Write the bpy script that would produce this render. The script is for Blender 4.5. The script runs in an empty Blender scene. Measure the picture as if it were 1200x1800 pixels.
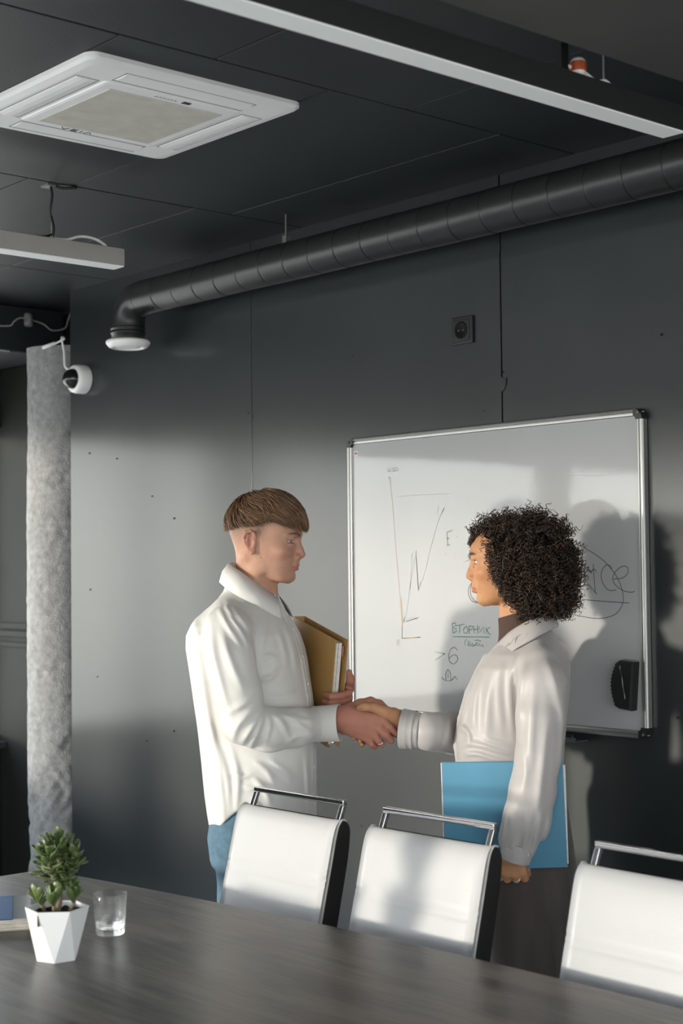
import bpy, bmesh, math, random
import numpy as np
from mathutils import Matrix, Vector
random.seed(7); RNG = np.random.default_rng(7)
SC = bpy.context.scene
COL = SC.collection
R_ = math.radians

# ---------------------------------------------------------------- camera, world, sun, exposure
CAMH = 1.52
def setup_camera():
    p, y, r = .03755, -.84881, -.01047
    cp, sp, cy, sy = math.cos(p), math.sin(p), math.cos(y), math.sin(y)
    fwd = Vector((sy*cp, cy*cp, sp)); rt = Vector((cy, -sy, 0)); up = rt.cross(fwd)
    rt2 = math.cos(r)*rt + math.sin(r)*up; up2 = -math.sin(r)*rt + math.cos(r)*up
    m = Matrix((rt2, up2, -fwd)).transposed().to_4x4(); m.translation = (0, 0, CAMH)
    cd = bpy.data.cameras.new('camera'); co = bpy.data.objects.new('camera', cd); COL.objects.link(co)
    co.matrix_world = m
    cd.sensor_fit = 'HORIZONTAL'; cd.sensor_width = 24; cd.lens = 24*2697/1200
    cd.clip_start = .05; cd.clip_end = 200
    cd.dof.use_dof = True; cd.dof.focus_distance = 4.15; cd.dof.aperture_fstop = 4.5
    SC.camera = co
setup_camera()

SUN_K = 2.6            # dy/dx of the sunlight inside the room
SUN_DZ = -.125          # dz/dx
SUN_E = 3.9
SKY_E = 5.4
def setup_light():
    w = bpy.data.worlds.new('sky'); SC.world = w; w.use_nodes = True
    nt = w.node_tree; nt.nodes.clear()
    out = nt.nodes.new('ShaderNodeOutputWorld'); bg = nt.nodes.new('ShaderNodeBackground')
    tc = nt.nodes.new('ShaderNodeTexCoord'); sep = nt.nodes.new('ShaderNodeSeparateXYZ')
    ramp = nt.nodes.new('ShaderNodeValToRGB'); mp = nt.nodes.new('ShaderNodeMapRange')
    mp.inputs[1].default_value = -1; mp.inputs[2].default_value = 1
    e = ramp.color_ramp.elements
    e[0].position = 0; e[0].color = (.55, .55, .55, 1)
    e[1].position = 1; e[1].color = (.50, .62, .80, 1)
    for pos, c in ((.44, (.72, .71, .70, 1)), (.50, (.98, .93, .88, 1)), (.56, (.92, .93, .96, 1)), (.7, (.72, .80, .92, 1))):
        k = e.new(pos); k.color = c
    nt.links.new(tc.outputs['Generated'], sep.inputs[0]); nt.links.new(sep.outputs[2], mp.inputs[0])
    nt.links.new(mp.outputs[0], ramp.inputs[0]); nt.links.new(ramp.outputs[0], bg.inputs[0])
    sd = -Vector((1, SUN_K, SUN_DZ)).normalized()
    dot = nt.nodes.new('ShaderNodeVectorMath'); dot.operation = 'DOT_PRODUCT'; dot.inputs[1].default_value = sd
    nt.links.new(tc.outputs['Generated'], dot.inputs[0])
    glow = nt.nodes.new('ShaderNodeMapRange'); glow.inputs[1].default_value = .94; glow.inputs[2].default_value = 1.0
    glow.inputs[3].default_value = SKY_E; glow.inputs[4].default_value = SKY_E*1.7; glow.interpolation_type = 'SMOOTHSTEP'
    nt.links.new(dot.outputs['Value'], glow.inputs[0]); nt.links.new(glow.outputs[0], bg.inputs[1])
    nt.links.new(bg.outputs[0], out.inputs[0])
    s = bpy.data.lights.new('sun', 'SUN'); s.energy = SUN_E; s.angle = R_(4.2); s.color = (1, .89, .77)
    so = bpy.data.objects.new('sun', s); COL.objects.link(so)
    d = Vector((1, SUN_K, SUN_DZ)).normalized()
    so.rotation_euler = d.to_track_quat('-Z', 'Y').to_euler(); so.location = (-12, -14, 6)
setup_light()
SC.view_settings.view_transform = 'Standard'; SC.view_settings.look = 'None'
SC.view_settings.exposure = 0.1; SC.view_settings.gamma = 1.0; SC.view_settings.use_curve_mapping = False

# ---------------------------------------------------------------- materials
MATS = {}
def mat(name, color, rough=.5, metal=0., spec=.5, noise=0., nscale=8., bump=0., bscale=60., trans=0., ior=1.45,
        coat=0., sheen=0., sss=0., attr=None, stretch=None, detail=4., rnoise=0.):
    if name in MATS: return MATS[name]
    m = bpy.data.materials.new(name); m.use_nodes = True; nt = m.node_tree; b = nt.nodes['Principled BSDF']
    c = tuple(color)+(1,)
    b.inputs['Base Color'].default_value = c; b.inputs['Roughness'].default_value = rough
    b.inputs['Metallic'].default_value = metal; b.inputs['Specular IOR Level'].default_value = spec
    b.inputs['IOR'].default_value = ior
    if trans: b.inputs['Transmission Weight'].default_value = trans
    if coat: b.inputs['Coat Weight'].default_value = coat; b.inputs['Coat Roughness'].default_value = .08
    if sheen: b.inputs['Sheen Weight'].default_value = sheen
    if sss:
        b.inputs['Subsurface Weight'].default_value = sss; b.inputs['Subsurface Radius'].default_value = (.012, .005, .003)
        b.inputs['Subsurface Scale'].default_value = 1.0
    tc = nt.nodes.new('ShaderNodeTexCoord'); mapn = nt.nodes.new('ShaderNodeMapping')
    nt.links.new(tc.outputs['Object'], mapn.inputs[0])
    if stretch: mapn.inputs['Scale'].default_value = stretch
    col = None
    if attr:
        a = nt.nodes.new('ShaderNodeAttribute'); a.attribute_name = attr; col = a.outputs['Color']
    if noise or rnoise:
        n = nt.nodes.new('ShaderNodeTexNoise'); n.inputs['Scale'].default_value = nscale; n.inputs['Detail'].default_value = detail
        nt.links.new(mapn.outputs[0], n.inputs['Vector'])
        if noise:
            mx = nt.nodes.new('ShaderNodeMixRGB'); mx.blend_type = 'MULTIPLY'; mx.inputs[0].default_value = 1
            if col: nt.links.new(col, mx.inputs[1])
            else: mx.inputs[1].default_value = c
            mr = nt.nodes.new('ShaderNodeMapRange'); mr.inputs[1].default_value = .3; mr.inputs[2].default_value = .7
            mr.inputs[3].default_value = 1-noise; mr.inputs[4].default_value = 1+noise
            nt.links.new(n.outputs['Fac'], mr.inputs[0]); nt.links.new(mr.outputs[0], mx.inputs[2]); col = mx.outputs[0]
        if rnoise:
            mr = nt.nodes.new('ShaderNodeMapRange'); mr.inputs[1].default_value = .1; mr.inputs[2].default_value = .9
            mr.inputs[3].default_value = rough-rnoise; mr.inputs[4].default_value = rough+rnoise
            nt.links.new(n.outputs['Fac'], mr.inputs[0]); nt.links.new(mr.outputs[0], b.inputs['Roughness'])
    if col: nt.links.new(col, b.inputs['Base Color'])
    if bump:
        n2 = nt.nodes.new('ShaderNodeTexNoise'); n2.inputs['Scale'].default_value = bscale; n2.inputs['Detail'].default_value = 3
        nt.links.new(mapn.outputs[0], n2.inputs['Vector'])
        bp = nt.nodes.new('ShaderNodeBump'); bp.inputs['Strength'].default_value = bump; bp.inputs['Distance'].default_value = .01
        nt.links.new(n2.outputs['Fac'], bp.inputs['Height']); nt.links.new(bp.outputs[0], b.inputs['Normal'])
    MATS[name] = m
    return m
def pane_mat():
    m = bpy.data.materials.new('window_glass'); m.use_nodes = True; nt = m.node_tree; nt.nodes.clear()
    o = nt.nodes.new('ShaderNodeOutputMaterial'); t = nt.nodes.new('ShaderNodeBsdfTransparent'); g = nt.nodes.new('ShaderNodeBsdfGlossy')
    mx = nt.nodes.new('ShaderNodeMixShader'); fr = nt.nodes.new('ShaderNodeFresnel'); g.inputs['Roughness'].default_value = .02
    t.inputs[0].default_value = (.95, .97, .96, 1)
    nt.nodes.remove(fr); mx.inputs[0].default_value = .06
    nt.links.new(t.outputs[0], mx.inputs[1]); nt.links.new(g.outputs[0], mx.inputs[2])
    nt.links.new(mx.outputs[0], o.inputs[0]); return m

# ---------------------------------------------------------------- object helpers
def link(o, parent=None):
    COL.objects.link(o)
    if parent: o.parent = parent
    return o
def tag(o, label=None, cat=None, group=None, kind=None):
    if label: o['label'] = label
    if cat: o['category'] = cat
    if group: o['group'] = group
    if kind: o['kind'] = kind
    return o
def thing(name, label, cat, loc=(0, 0, 0), rz=0., group=None):
    o = bpy.data.objects.new(name, None); o.location = loc; o.rotation_euler = (0, 0, rz); o.empty_display_size = .1
    link(o); return tag(o, label, cat, group)
def mesh_obj(name, verts, faces, m=None, parent=None, smooth=False, col=None):
    me = bpy.data.meshes.new(name)
    if isinstance(verts, np.ndarray): verts = verts.astype(float)
    me.from_pydata([tuple(v) for v in verts] if not isinstance(verts, np.ndarray) else verts.tolist(), [], faces if isinstance(faces, list) else faces.tolist())
    if m: me.materials.append(m)
    if smooth: me.polygons.foreach_set('use_smooth', [True]*len(me.polygons))
    if col is not None:
        ca = me.color_attributes.new('tint', 'FLOAT_COLOR', 'POINT')
        c4 = np.ones((len(verts), 4), np.float32); c4[:, :3] = col; ca.data.foreach_set('color', c4.ravel())
    me.update()
    o = bpy.data.objects.new(name, me); return link(o, parent)
class MB:
    """collects shapes into one mesh"""
    def __init__(s): s.v = []; s.f = []
    def add(s, v, f):
        n = len(s.v); s.v += [tuple(p) for p in v]; s.f += [tuple(i+n for i in q) for q in f]; return s
    def box(s, lo, hi, m=None):
        (a, b, c), (d, e, f) = lo, hi
        v = [(a, b, c), (d, b, c), (d, e, c), (a, e, c), (a, b, f), (d, b, f), (d, e, f), (a, e, f)]
        if m is not None: v = [tuple(m @ Vector(p)) for p in v]
        return s.add(v, [(0, 3, 2, 1), (4, 5, 6, 7), (0, 1, 5, 4), (1, 2, 6, 5), (2, 3, 7, 6), (3, 0, 4, 7)])
    def tube(s, pts, r, n=8, cap=True):
        v, f = tube(np.array(pts, float), r, n, cap); return s.add(v.tolist(), f)
    def lathe(s, prof, n=24, c=(0, 0, 0), m=None):
        v = []; f = []
        for (r, z) in prof:
            for k in range(n):
                a = 2*math.pi*k/n; p = Vector((r*math.cos(a), r*math.sin(a), z))
                if m is not None: p = m @ p
                v.append((p.x+c[0], p.y+c[1], p.z+c[2]))
        for i in range(len(prof)-1):
            for k in range(n):
                k2 = (k+1) % n; f.append((i*n+k, i*n+k2, (i+1)*n+k2, (i+1)*n+k))
        return s.add(v, f)
    def build(s, name, m=None, parent=None, smooth=False, bevel=0, seg=2):
        o = mesh_obj(name, s.v, s.f, m, parent, smooth)
        if bevel:
            b = o.modifiers.new('bevel', 'BEVEL'); b.width = bevel; b.segments = seg; b.limit_method = 'ANGLE'; b.angle_limit = .6
            o.data.polygons.foreach_set('use_smooth', [True]*len(o.data.polygons))
            o.modifiers.new('wn', 'WEIGHTED_NORMAL').keep_sharp = False
        return o
def box(name, lo, hi, m, parent=None, bevel=0, seg=2, mx=None):
    return MB().box(lo, hi, mx).build(name, m, parent, bevel=bevel, seg=seg)
def frames(P):
    T = np.gradient(P, axis=0); T /= np.linalg.norm(T, axis=1)[:, None]+1e-12
    up = np.array([0, 0, 1.]) if abs(T[0][2]) < .9 else np.array([1., 0, 0])
    N = np.zeros_like(P); B = np.zeros_like(P)
    n = np.cross(up, T[0]); n /= np.linalg.norm(n)
    for i in range(len(P)):
        n = n-T[i]*(n @ T[i]); n /= np.linalg.norm(n)+1e-12; N[i] = n; B[i] = np.cross(T[i], n)
    return T, N, B
def tube(P, r, n=8, cap=True):
    P = np.asarray(P, float); T, N, B = frames(P)
    r = np.broadcast_to(np.asarray(r, float), (len(P),))
    a = np.arange(n)*2*math.pi/n
    V = P[:, None]+r[:, None, None]*(np.cos(a)[None, :, None]*N[:, None]+np.sin(a)[None, :, None]*B[:, None])
    V = V.reshape(-1, 3); F = []
    for i in range(len(P)-1):
        for k in range(n):
            k2 = (k+1) % n; F.append((i*n+k, i*n+k2, (i+1)*n+k2, (i+1)*n+k))
    if cap: F.append(tuple(range(n))[::-1]); F.append(tuple((len(P)-1)*n+k for k in range(n)))
    return V, F
def spline(pts, n=8):
    """Catmull-Rom through pts"""
    P = np.array(pts, float); Q = np.vstack([2*P[0]-P[1], P, 2*P[-1]-P[-2]]); out = []
    for i in range(1, len(Q)-2):
        p0, p1, p2, p3 = Q[i-1:i+3]
        for t in np.arange(n)/n:
            out.append(.5*((2*p1)+(-p0+p2)*t+(2*p0-5*p1+4*p2-p3)*t*t+(-p0+3*p1-3*p2+p3)*t**3))
    out.append(P[-1]); return np.array(out)
def many_tubes(paths, radii, n=4, flat=1.0):
    """paths (K,M,3), radii (K,M): K tubes as vertex and face arrays"""
    P = np.asarray(paths, float); K, M, _ = P.shape
    T = np.gradient(P, axis=1); T /= np.linalg.norm(T, axis=2)[..., None]+1e-12
    ref = np.broadcast_to(np.array([.31, .57, .76]), T.shape)
    N = np.cross(T, ref); N /= np.linalg.norm(N, axis=2)[..., None]+1e-12; B = np.cross(T, N)
    a = np.arange(n)*2*math.pi/n
    V = P[:, :, None]+radii[:, :, None, None]*(np.cos(a)[None, None, :, None]*N[:, :, None]+flat*np.sin(a)[None, None, :, None]*B[:, :, None])
    idx = np.arange(K*M*n).reshape(K, M, n); nx = np.roll(idx, -1, axis=2)
    F = np.stack([idx[:, :-1], nx[:, :-1], nx[:, 1:], idx[:, 1:]], axis=-1).reshape(-1, 4)
    return V.reshape(-1, 3), F
def copy_tree(o, parent=None):
    c = o.copy(); COL.objects.link(c)
    if parent: c.parent = parent
    for ch in list(o.children): copy_tree(ch, c)
    return c

# ---------------------------------------------------------------- signed-distance modelling
def smin(a, b, k):
    if k <= 0: return np.minimum(a, b)
    h = np.clip(.5+.5*(b-a)/k, 0, 1); return b*(1-h)+a*h-k*h*(1-h)
class Vol:
    def __init__(s, lo, hi, h):
        s.h = h; s.ax = [np.arange(l, u+h, h, dtype=np.float32) for l, u in zip(lo, hi)]
        s.d = np.full([len(a) for a in s.ax], .08, np.float32)
    def _sl(s, lo, hi):
        sl = []
        for a, l, u in zip(s.ax, lo, hi):
            i = np.searchsorted(a, l); j = np.searchsorted(a, u); sl.append(slice(max(i-1, 0), min(j+1, len(a))))
        g = [s.ax[0][sl[0]][:, None, None], s.ax[1][sl[1]][None, :, None], s.ax[2][sl[2]][None, None, :]]
        return tuple(sl), g
    def put(s, sl, d, k, op='add'):
        if 0 in s.d[sl].shape: return
        if op == 'add': s.d[sl] = smin(s.d[sl], d, k)
        elif op == 'sub': s.d[sl] = -smin(-s.d[sl], d, k)
        elif op == 'int': s.d[sl] = -smin(-s.d[sl], -d, k)
    def cone(s, a, b, ra, rb, k=.008, op='add'):
        a = np.array(a, float); b = np.array(b, float); m = max(ra, rb)+k+.02
        sl, (X, Y, Z) = s._sl(np.minimum(a, b)-m, np.maximum(a, b)+m); ab = b-a; L = max(ab @ ab, 1e-12)
        t = np.clip(((X-a[0])*ab[0]+(Y-a[1])*ab[1]+(Z-a[2])*ab[2])/L, 0, 1)
        d = np.sqrt((X-a[0]-t*ab[0])**2+(Y-a[1]-t*ab[1])**2+(Z-a[2]-t*ab[2])**2)-(ra+(rb-ra)*t)
        s.put(sl, d, k, op)
    def chain(s, pts, rs, k=.008, op='add', join=None):
        for i in range(len(pts)-1): s.cone(pts[i], pts[i+1], rs[i], rs[i+1], k if i == 0 or join is None else join, op)
    def ell(s, c, r, k=.008, op='add', R=None):
        c = np.array(c, float); r = np.array(r, float); m = r.max()+k+.015
        if R is None: lo, hi = c-r-k-.015, c+r+k+.015
        else: lo, hi = c-m, c+m
        sl, (X, Y, Z) = s._sl(lo, hi); x, y, z = X-c[0], Y-c[1], Z-c[2]
        if R is not None:
            R = np.array(R); x, y, z = (R[0, 0]*x+R[0, 1]*y+R[0, 2]*z, R[1, 0]*x+R[1, 1]*y+R[1, 2]*z, R[2, 0]*x+R[2, 1]*y+R[2, 2]*z)
        k0 = np.sqrt((x/r[0])**2+(y/r[1])**2+(z/r[2])**2); k1 = np.sqrt((x/r[0]**2)**2+(y/r[1]**2)**2+(z/r[2]**2)**2)+1e-9
        s.put(sl, k0*(k0-1)/k1, k, op)
    def rings(s, rows, k=.01, n=2.3, op='add', dy=0., off=0.):
        """rows of (z, back, front, half width): stacked superellipse slices"""
        A = np.array(rows, float); A = A[np.argsort(A[:, 0])]
        zlo, zhi = A[0, 0], A[-1, 0]
        sl, (X, Y, Z) = s._sl((A[:, 1].min()-.05, -A[:, 3].max()-.05+dy, zlo-.05), (A[:, 2].max()+.05, A[:, 3].max()+.05+dy, zhi+.05))
        z = np.clip(Z[0, 0], zlo, zhi); b = np.interp(z, A[:, 0], A[:, 1])-off; f = np.interp(z, A[:, 0], A[:, 2])+off; w = np.interp(z, A[:, 0], A[:, 3])+off
        c = ((b+f)/2)[None, None]; rx = np.maximum((f-b)/2, .002)[None, None]; ry = np.maximum(w, .002)[None, None]
        px = np.abs(X-c); py = np.abs(Y-dy)
        q = ((px/rx)**n+(py/ry)**n)**(1/n)
        g = np.sqrt((px/rx**2)**2+(py/ry**2)**2)/np.maximum(np.sqrt((px/rx)**2+(py/ry)**2), 1e-6)
        g = np.where(q < 1e-4, 1/np.minimum(rx, ry), g)
        d = (q-1)/np.maximum(g, 1e-3)
        d = np.maximum(d, np.maximum(zlo-Z, Z-zhi))
        s.put(sl, d.astype(np.float32), k, op)
    def disp(s, fn):
        g = np.meshgrid(*s.ax, indexing='ij', sparse=True); s.d += fn(*g).astype(np.float32)
    def fold(s, pts, h, w, shear=None, ylo=-9, yhi=9):
        """raise a soft ridge along pts; with shear the distance is measured in the side view only, between ylo and yhi"""
        P = spline(pts, 5); n = len(P); amp = h*np.sin(np.linspace(.06, math.pi-.06, n))**.8; m = 3*w
        lo, hi = P.min(0)-m, P.max(0)+m
        if shear is not None: lo[0] -= abs(shear)*.35; hi[0] += abs(shear)*.35; lo[1], hi[1] = ylo, yhi
        sl, (X, Y, Z) = s._sl(lo, hi)
        if 0 in s.d[sl].shape: return
        if shear is not None: X = X+shear*Y; P = P.copy(); Y = Y*0; P[:, 1] = 0
        sh = np.broadcast(X, Y, Z).shape; best = np.full(sh, 9., np.float32); A = np.zeros_like(best)
        for i in range(n-1):
            a = P[i]; ab = P[i+1]-a; L = max(ab @ ab, 1e-12)
            t = np.clip(((X-a[0])*ab[0]+(Y-a[1])*ab[1]+(Z-a[2])*ab[2])/L, 0, 1)
            q = (X-a[0]-t*ab[0])**2+(Y-a[1]-t*ab[1])**2+(Z-a[2]-t*ab[2])**2
            k = q < best; best = np.where(k, q, best); A = np.where(k, amp[i]+(amp[i+1]-amp[i])*t, A)
        u = best/(w*w); s.d[sl] -= (A*(1.25*np.exp(-u)-.45*np.exp(-u/3.2))).astype(np.float32)
    def mesh(s, relax=1):
        d = s.d; ins = d < 0; sh = np.array(d.shape)
        cnt = np.zeros(sh-1, np.int8)
        for i in (0, 1):
            for j in (0, 1):
                for k in (0, 1): cnt += ins[i:sh[0]-1+i, j:sh[1]-1+j, k:sh[2]-1+k]
        act = (cnt > 0) & (cnt < 8); ci = np.argwhere(act); idx = np.full(sh-1, -1, np.int64); idx[act] = np.arange(len(ci))
        acc = np.zeros((len(ci), 3)); num = np.zeros(len(ci))
        cor = [np.array((i, j, k)) for i in (0, 1) for j in (0, 1) for k in (0, 1)]
        for a in range(8):
            for b in range(a+1, 8):
                if np.abs(cor[a]-cor[b]).sum() != 1: continue
                pa = ci+cor[a]; pb = ci+cor[b]; da = d[tuple(pa.T)]; db = d[tuple(pb.T)]; m = (da < 0) != (db < 0)
                t = np.where(m, da/np.where(m, da-db, 1), 0)[:, None]
                acc += np.where(m[:, None], cor[a]+(cor[b]-cor[a])*t, 0); num += m
        org = np.array([a[0] for a in s.ax]); V = org+(ci+acc/num[:, None])*s.h
        F = []
        for ax in range(3):
            u, v = (ax+1) % 3, (ax+2) % 3
            lo = [slice(None)]*3; hi = [slice(None)]*3; lo[ax] = slice(0, -1); hi[ax] = slice(1, None)
            A = ins[tuple(lo)]; B = ins[tuple(hi)]
            e = np.argwhere(A != B); e = e[(e[:, u] > 0) & (e[:, v] > 0) & (e[:, u] < sh[u]-1) & (e[:, v] < sh[v]-1)]
            if len(e) == 0: continue
            fl = A[tuple(e.T)]; du = np.zeros(3, int); du[u] = 1; dv = np.zeros(3, int); dv[v] = 1
            q = np.stack([idx[tuple((e-du-dv).T)], idx[tuple((e-dv).T)], idx[tuple(e.T)], idx[tuple((e-du).T)]], 1)
            q[~fl] = q[~fl][:, ::-1]; F.append(q)
        F = np.concatenate(F); F = F[(F >= 0).all(1)]
        for _ in range(relax):      # light smoothing
            S = np.zeros_like(V); n = np.zeros(len(V))
            for i in range(4):
                a, b = F[:, i], F[:, (i+1) % 4]; np.add.at(S, a, V[b]); np.add.at(n, a, 1); np.add.at(S, b, V[a]); np.add.at(n, b, 1)
            V = .5*V+.5*S/np.maximum(n, 1)[:, None]
        return V, F
def noise3(seed, n=10, fmin=5, fmax=30, aniso=(1, 1, 1)):
    """smooth pseudo-noise: sum of random sines"""
    r = np.random.default_rng(seed); K = r.normal(size=(n, 3))*np.array(aniso); K /= np.linalg.norm(K, axis=1)[:, None]
    K *= r.uniform(fmin, fmax, n)[:, None]; ph = r.uniform(0, 6.28, n)
    def f(X, Y, Z):
        s = 0
        for k, p in zip(K, ph): s = s+np.sin(X*k[0]+Y*k[1]+Z*k[2]+p)
        return s/math.sqrt(n)
    return f
# ---------------------------------------------------------------- room shell
WY = 3.35; CZ = CAMH+1.17; XL = -6.6; XR = 1.5; YB = -4.3; NY = 3.64; XP = -5.5
def wall_paint():
    m = bpy.data.materials.new('dark_wall_paint'); m.use_nodes = True; nt = m.node_tree; nt.nodes.clear(); N = nt.nodes.new; Lk = nt.links.new
    o = N('ShaderNodeOutputMaterial'); d = N('ShaderNodeBsdfDiffuse'); g = N('ShaderNodeBsdfGlossy'); mx = N('ShaderNodeMixShader'); fr = N('ShaderNodeFresnel')
    g.distribution = 'BECKMANN'; g.inputs['Roughness'].default_value = .18; fr.inputs[0].default_value = 1.68
    tc = N('ShaderNodeTexCoord'); n = N('ShaderNodeTexNoise'); n.inputs['Scale'].default_value = 2.3; n.inputs['Detail'].default_value = 7; n.inputs['Roughness'].default_value = .6
    cr = N('ShaderNodeValToRGB'); cr.color_ramp.elements[0].position = .25; cr.color_ramp.elements[1].position = .75
    cr.color_ramp.elements[0].color = (.013, .017, .019, 1); cr.color_ramp.elements[1].color = (.021, .026, .028, 1)
    n2 = N('ShaderNodeTexNoise'); n2.inputs['Scale'].default_value = 150; bp = N('ShaderNodeBump'); bp.inputs['Strength'].default_value = .012; bp.inputs['Distance'].default_value = .004
    for q in (n, n2): Lk(tc.outputs['Object'], q.inputs['Vector'])
    Lk(n.outputs['Fac'], cr.inputs[0]); Lk(cr.outputs[0], d.inputs[0]); Lk(n2.outputs['Fac'], bp.inputs['Height'])
    Lk(bp.outputs[0], d.inputs['Normal']); Lk(bp.outputs[0], g.inputs['Normal'])
    g2 = N('ShaderNodeBsdfGlossy'); g2.distribution = 'BECKMANN'; g2.inputs['Roughness'].default_value = .46; gm = N('ShaderNodeMixShader'); gm.inputs[0].default_value = .45
    Lk(bp.outputs[0], g2.inputs['Normal']); Lk(g.outputs[0], gm.inputs[1]); Lk(g2.outputs[0], gm.inputs[2])
    Lk(fr.outputs[0], mx.inputs[0]); Lk(d.outputs[0], mx.inputs[1]); Lk(gm.outputs[0], mx.inputs[2]); Lk(mx.outputs[0], o.inputs[0]); return m
M_WALL = wall_paint()
M_NICHE = mat('niche_wall_paint', (.022, .023, .021), .6, spec=.1, noise=.1, nscale=3, bump=.04, bscale=90)
M_CEIL = mat('dark_ceiling_paint', (.016, .021, .023), .5, noise=.15, nscale=2.5, bump=.05, bscale=120)
M_SEAM = mat('joint_black', (.012, .013, .014), .8)
M_FLOOR = mat('floor_wood', (.80, .78, .75), .4, noise=.25, nscale=6, stretch=(1, 12, 1))
M_REAR = mat('rear_wall_paint', (.70, .69, .67), .7, noise=.06, nscale=2)
M_ALU = mat('aluminium', (.40, .40, .395), .45, metal=1)
M_BLACK = mat('black_plastic', (.012, .013, .014), .35)
M_CHROME = mat('chrome', (.82, .80, .79), .07, metal=1)
M_WHITEP = mat('white_plastic', (.80, .80, .79), .4)
M_DUCT = mat('duct_paint', (.018, .018, .019), .33, noise=.2, nscale=14, bump=.05, bscale=40)

M_PANE = pane_mat()
M_FRAME = mat('dark_window_frame', (.05, .052, .055), .4)
def structure(o): return tag(o, kind='structure')
structure(box('floor', (XL-.2, YB-.1, -.1), (XR+.1, NY+.2, 0), M_FLOOR))
ceil_ = structure(box('ceiling', (XL-.2, YB-.1, CZ+.022), (XR+.1, NY+.2, CZ+.15), M_SEAM))
xs = [XL, -5.19, -3.99, -2.79, -1.59, -.39, .81, XR]
for i in range(len(xs)-1):
    off = {2: 3.04, 3: 2.69, 4: 2.75}.get(i, 2.9)
    ys = [NY]+[off-.605*k for k in range(0, 8)]
    ys = [y for y in ys if y > -1.5]+[YB]
    for j in range(len(ys)-1):
        dz = .0004*math.sin(i*3.1+j*1.7)
        if ys[j]-ys[j+1] < .05: continue
        box('panel', (xs[i]+.0025, ys[j+1]+.002, CZ+dz), (xs[i+1]-.0025, ys[j]-.002, CZ+.025), M_CEIL, ceil_, bevel=.002, seg=1)
wb = structure(box('wall_back', (XP, WY+.022, 0), (XR+.1, NY+.15, CZ+.03), M_SEAM))
xe = [XP, -4.281, -3.082, -1.882, -.682, .518, XR]
for i in range(len(xe)-1):
    a, b = xe[i]+(.0018 if i else 0), xe[i+1]-.0018
    dy = (.0015, 0, .002, .0005, 0, .001, 0)[i]
    box('panel', (a, WY+dy, 0), (b, WY+.024, CZ+.02), M_WALL, wb, bevel=.0015, seg=1)
# screw holes and nicks in the board wall: too small to pick apart
holes = [(-5.352, .484), (-4.905, .29), (-5.35, -.07), (-4.76, .2), (-4.27, .545), (-4.30, .56), (-4.268, .19), (-4.22, .92), (-4.27, 1.0), (-3.15, .47),
         (-4.25, .86), (-3.72, -.83), (-2.50, -.05), (-2.47, -.40), (-2.5, .62), (-3.66, .95), (-3.25, .95), (-2.42, .5), (-3.075, .58), (-5.3, -.42), (-4.95, -.65), (-4.77, -.6), (-5.15, .45), (-3.74, .7)]
hb = MB()
for (x, z) in holes:
    r = .0034+.001*math.sin(x*50)
    hb.lathe([(0, -.0006), (r*.8, -.0006), (r, .001)], 8, (x, WY, CAMH+z), Matrix.Rotation(R_(90), 4, 'X'))
tag(hb.build('screw_holes', M_SEAM, wb), kind='stuff')
# filler patches on the joint
pb = MB()
for (x, z, w, h) in ((-3.075, .545, .012, .022), (-3.085, .95, .006, .02), (-4.275, 1.0, .008, .02)):
    v = []; n = 9
    for k in range(n):
        a = 2*math.pi*k/n; q = 1+.3*math.sin(k*2.3); v.append((x+w*q*math.cos(a), WY-.0012, CAMH+z+h*q*math.sin(a)))
    v.append((x, WY-.0016, CAMH+z)); pb.add(v, [(k, (k+1) % n, n) for k in range(n)])
tag(pb.build('filler_patches', M_WALL, wb), kind='stuff')

structure(box('wall_niche', (XL-.1, NY, 0), (XP+.3, NY+.15, CZ+.03), M_NICHE))
sk = MB(); zz = CAMH-.02
for z0, z1, d in ((-.105, -.075, .012), (-.14, -.112, .02), (-.19, -.165, .01)):
    sk.box((XL, NY-d, CAMH+z0-.16), (XP+.2, NY+.01, CAMH+z1-.16))
structure(sk.build('trim_1', M_NICHE, None, bevel=.004))
wr2 = structure(box('wall_right', (XR, YB, 0), (XR+.1, WY, .45), M_REAR))
box('lintel', (XR, YB, CZ-.15), (XR+.1, WY, CZ+.03), M_REAR, wr2); box('pier', (XR, 2.55, .45), (XR+.1, WY, CZ-.15), M_REAR, wr2)
for i, (a, b_) in enumerate(((YB, -2.0), (-2.0, .3), (.3, 2.55))):  # unseen right-hand windows, added for fill light on the figures
    w = structure(MB().box((XR-.04, a, .45), (XR+.1, b_, .48)).build('window_%d' % (i+8), M_FRAME, bevel=.004)); f = MB(); t = .03
    f.box((XR+.03, a, .48), (XR+.08, a+t, CZ-.15)); f.box((XR+.03, b_-t, .48), (XR+.08, b_, CZ-.15)); f.box((XR+.03, a+t, CZ-.18), (XR+.08, b_-t, CZ-.15)); f.box((XR+.03, a+t, .48), (XR+.08, b_-t, .51))
    f.build('window_frame', M_FRAME, w); box('pane', (XR+.052, a+t, .51), (XR+.058, b_-t, CZ-.18), M_PANE, w)
RH = CAMH+.58  # head of the unseen rear windows, kept low so sun misses the upper wall
wr_ = structure(box('wall_rear', (XL-.1, YB-.1, 0), (XR+.1, YB, .30), M_REAR))
box('lintel', (XL-.1, YB-.1, RH), (XR+.1, YB, CZ+.03), M_REAR, wr_)
SILL = CAMH-.80; HEAD = CAMH+.70
wl = structure(box('wall_left', (XL-.2, YB, 0), (XL, NY, SILL-.03), M_NICHE))
box('lintel', (XL-.2, YB, HEAD), (XL, NY, CZ+.03), M_CEIL, wl)
mull = [NY-.0, 1.55, -1.10, YB]; mw = [0, .075, .075, 0]
for y, h_ in list(zip(mull, mw))[1:-1]: box('pier', (XL-.2+(.08 if h_ < .05 else 0), y-h_, SILL-.03), (XL, y+h_, HEAD), M_NICHE, wl)
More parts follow.
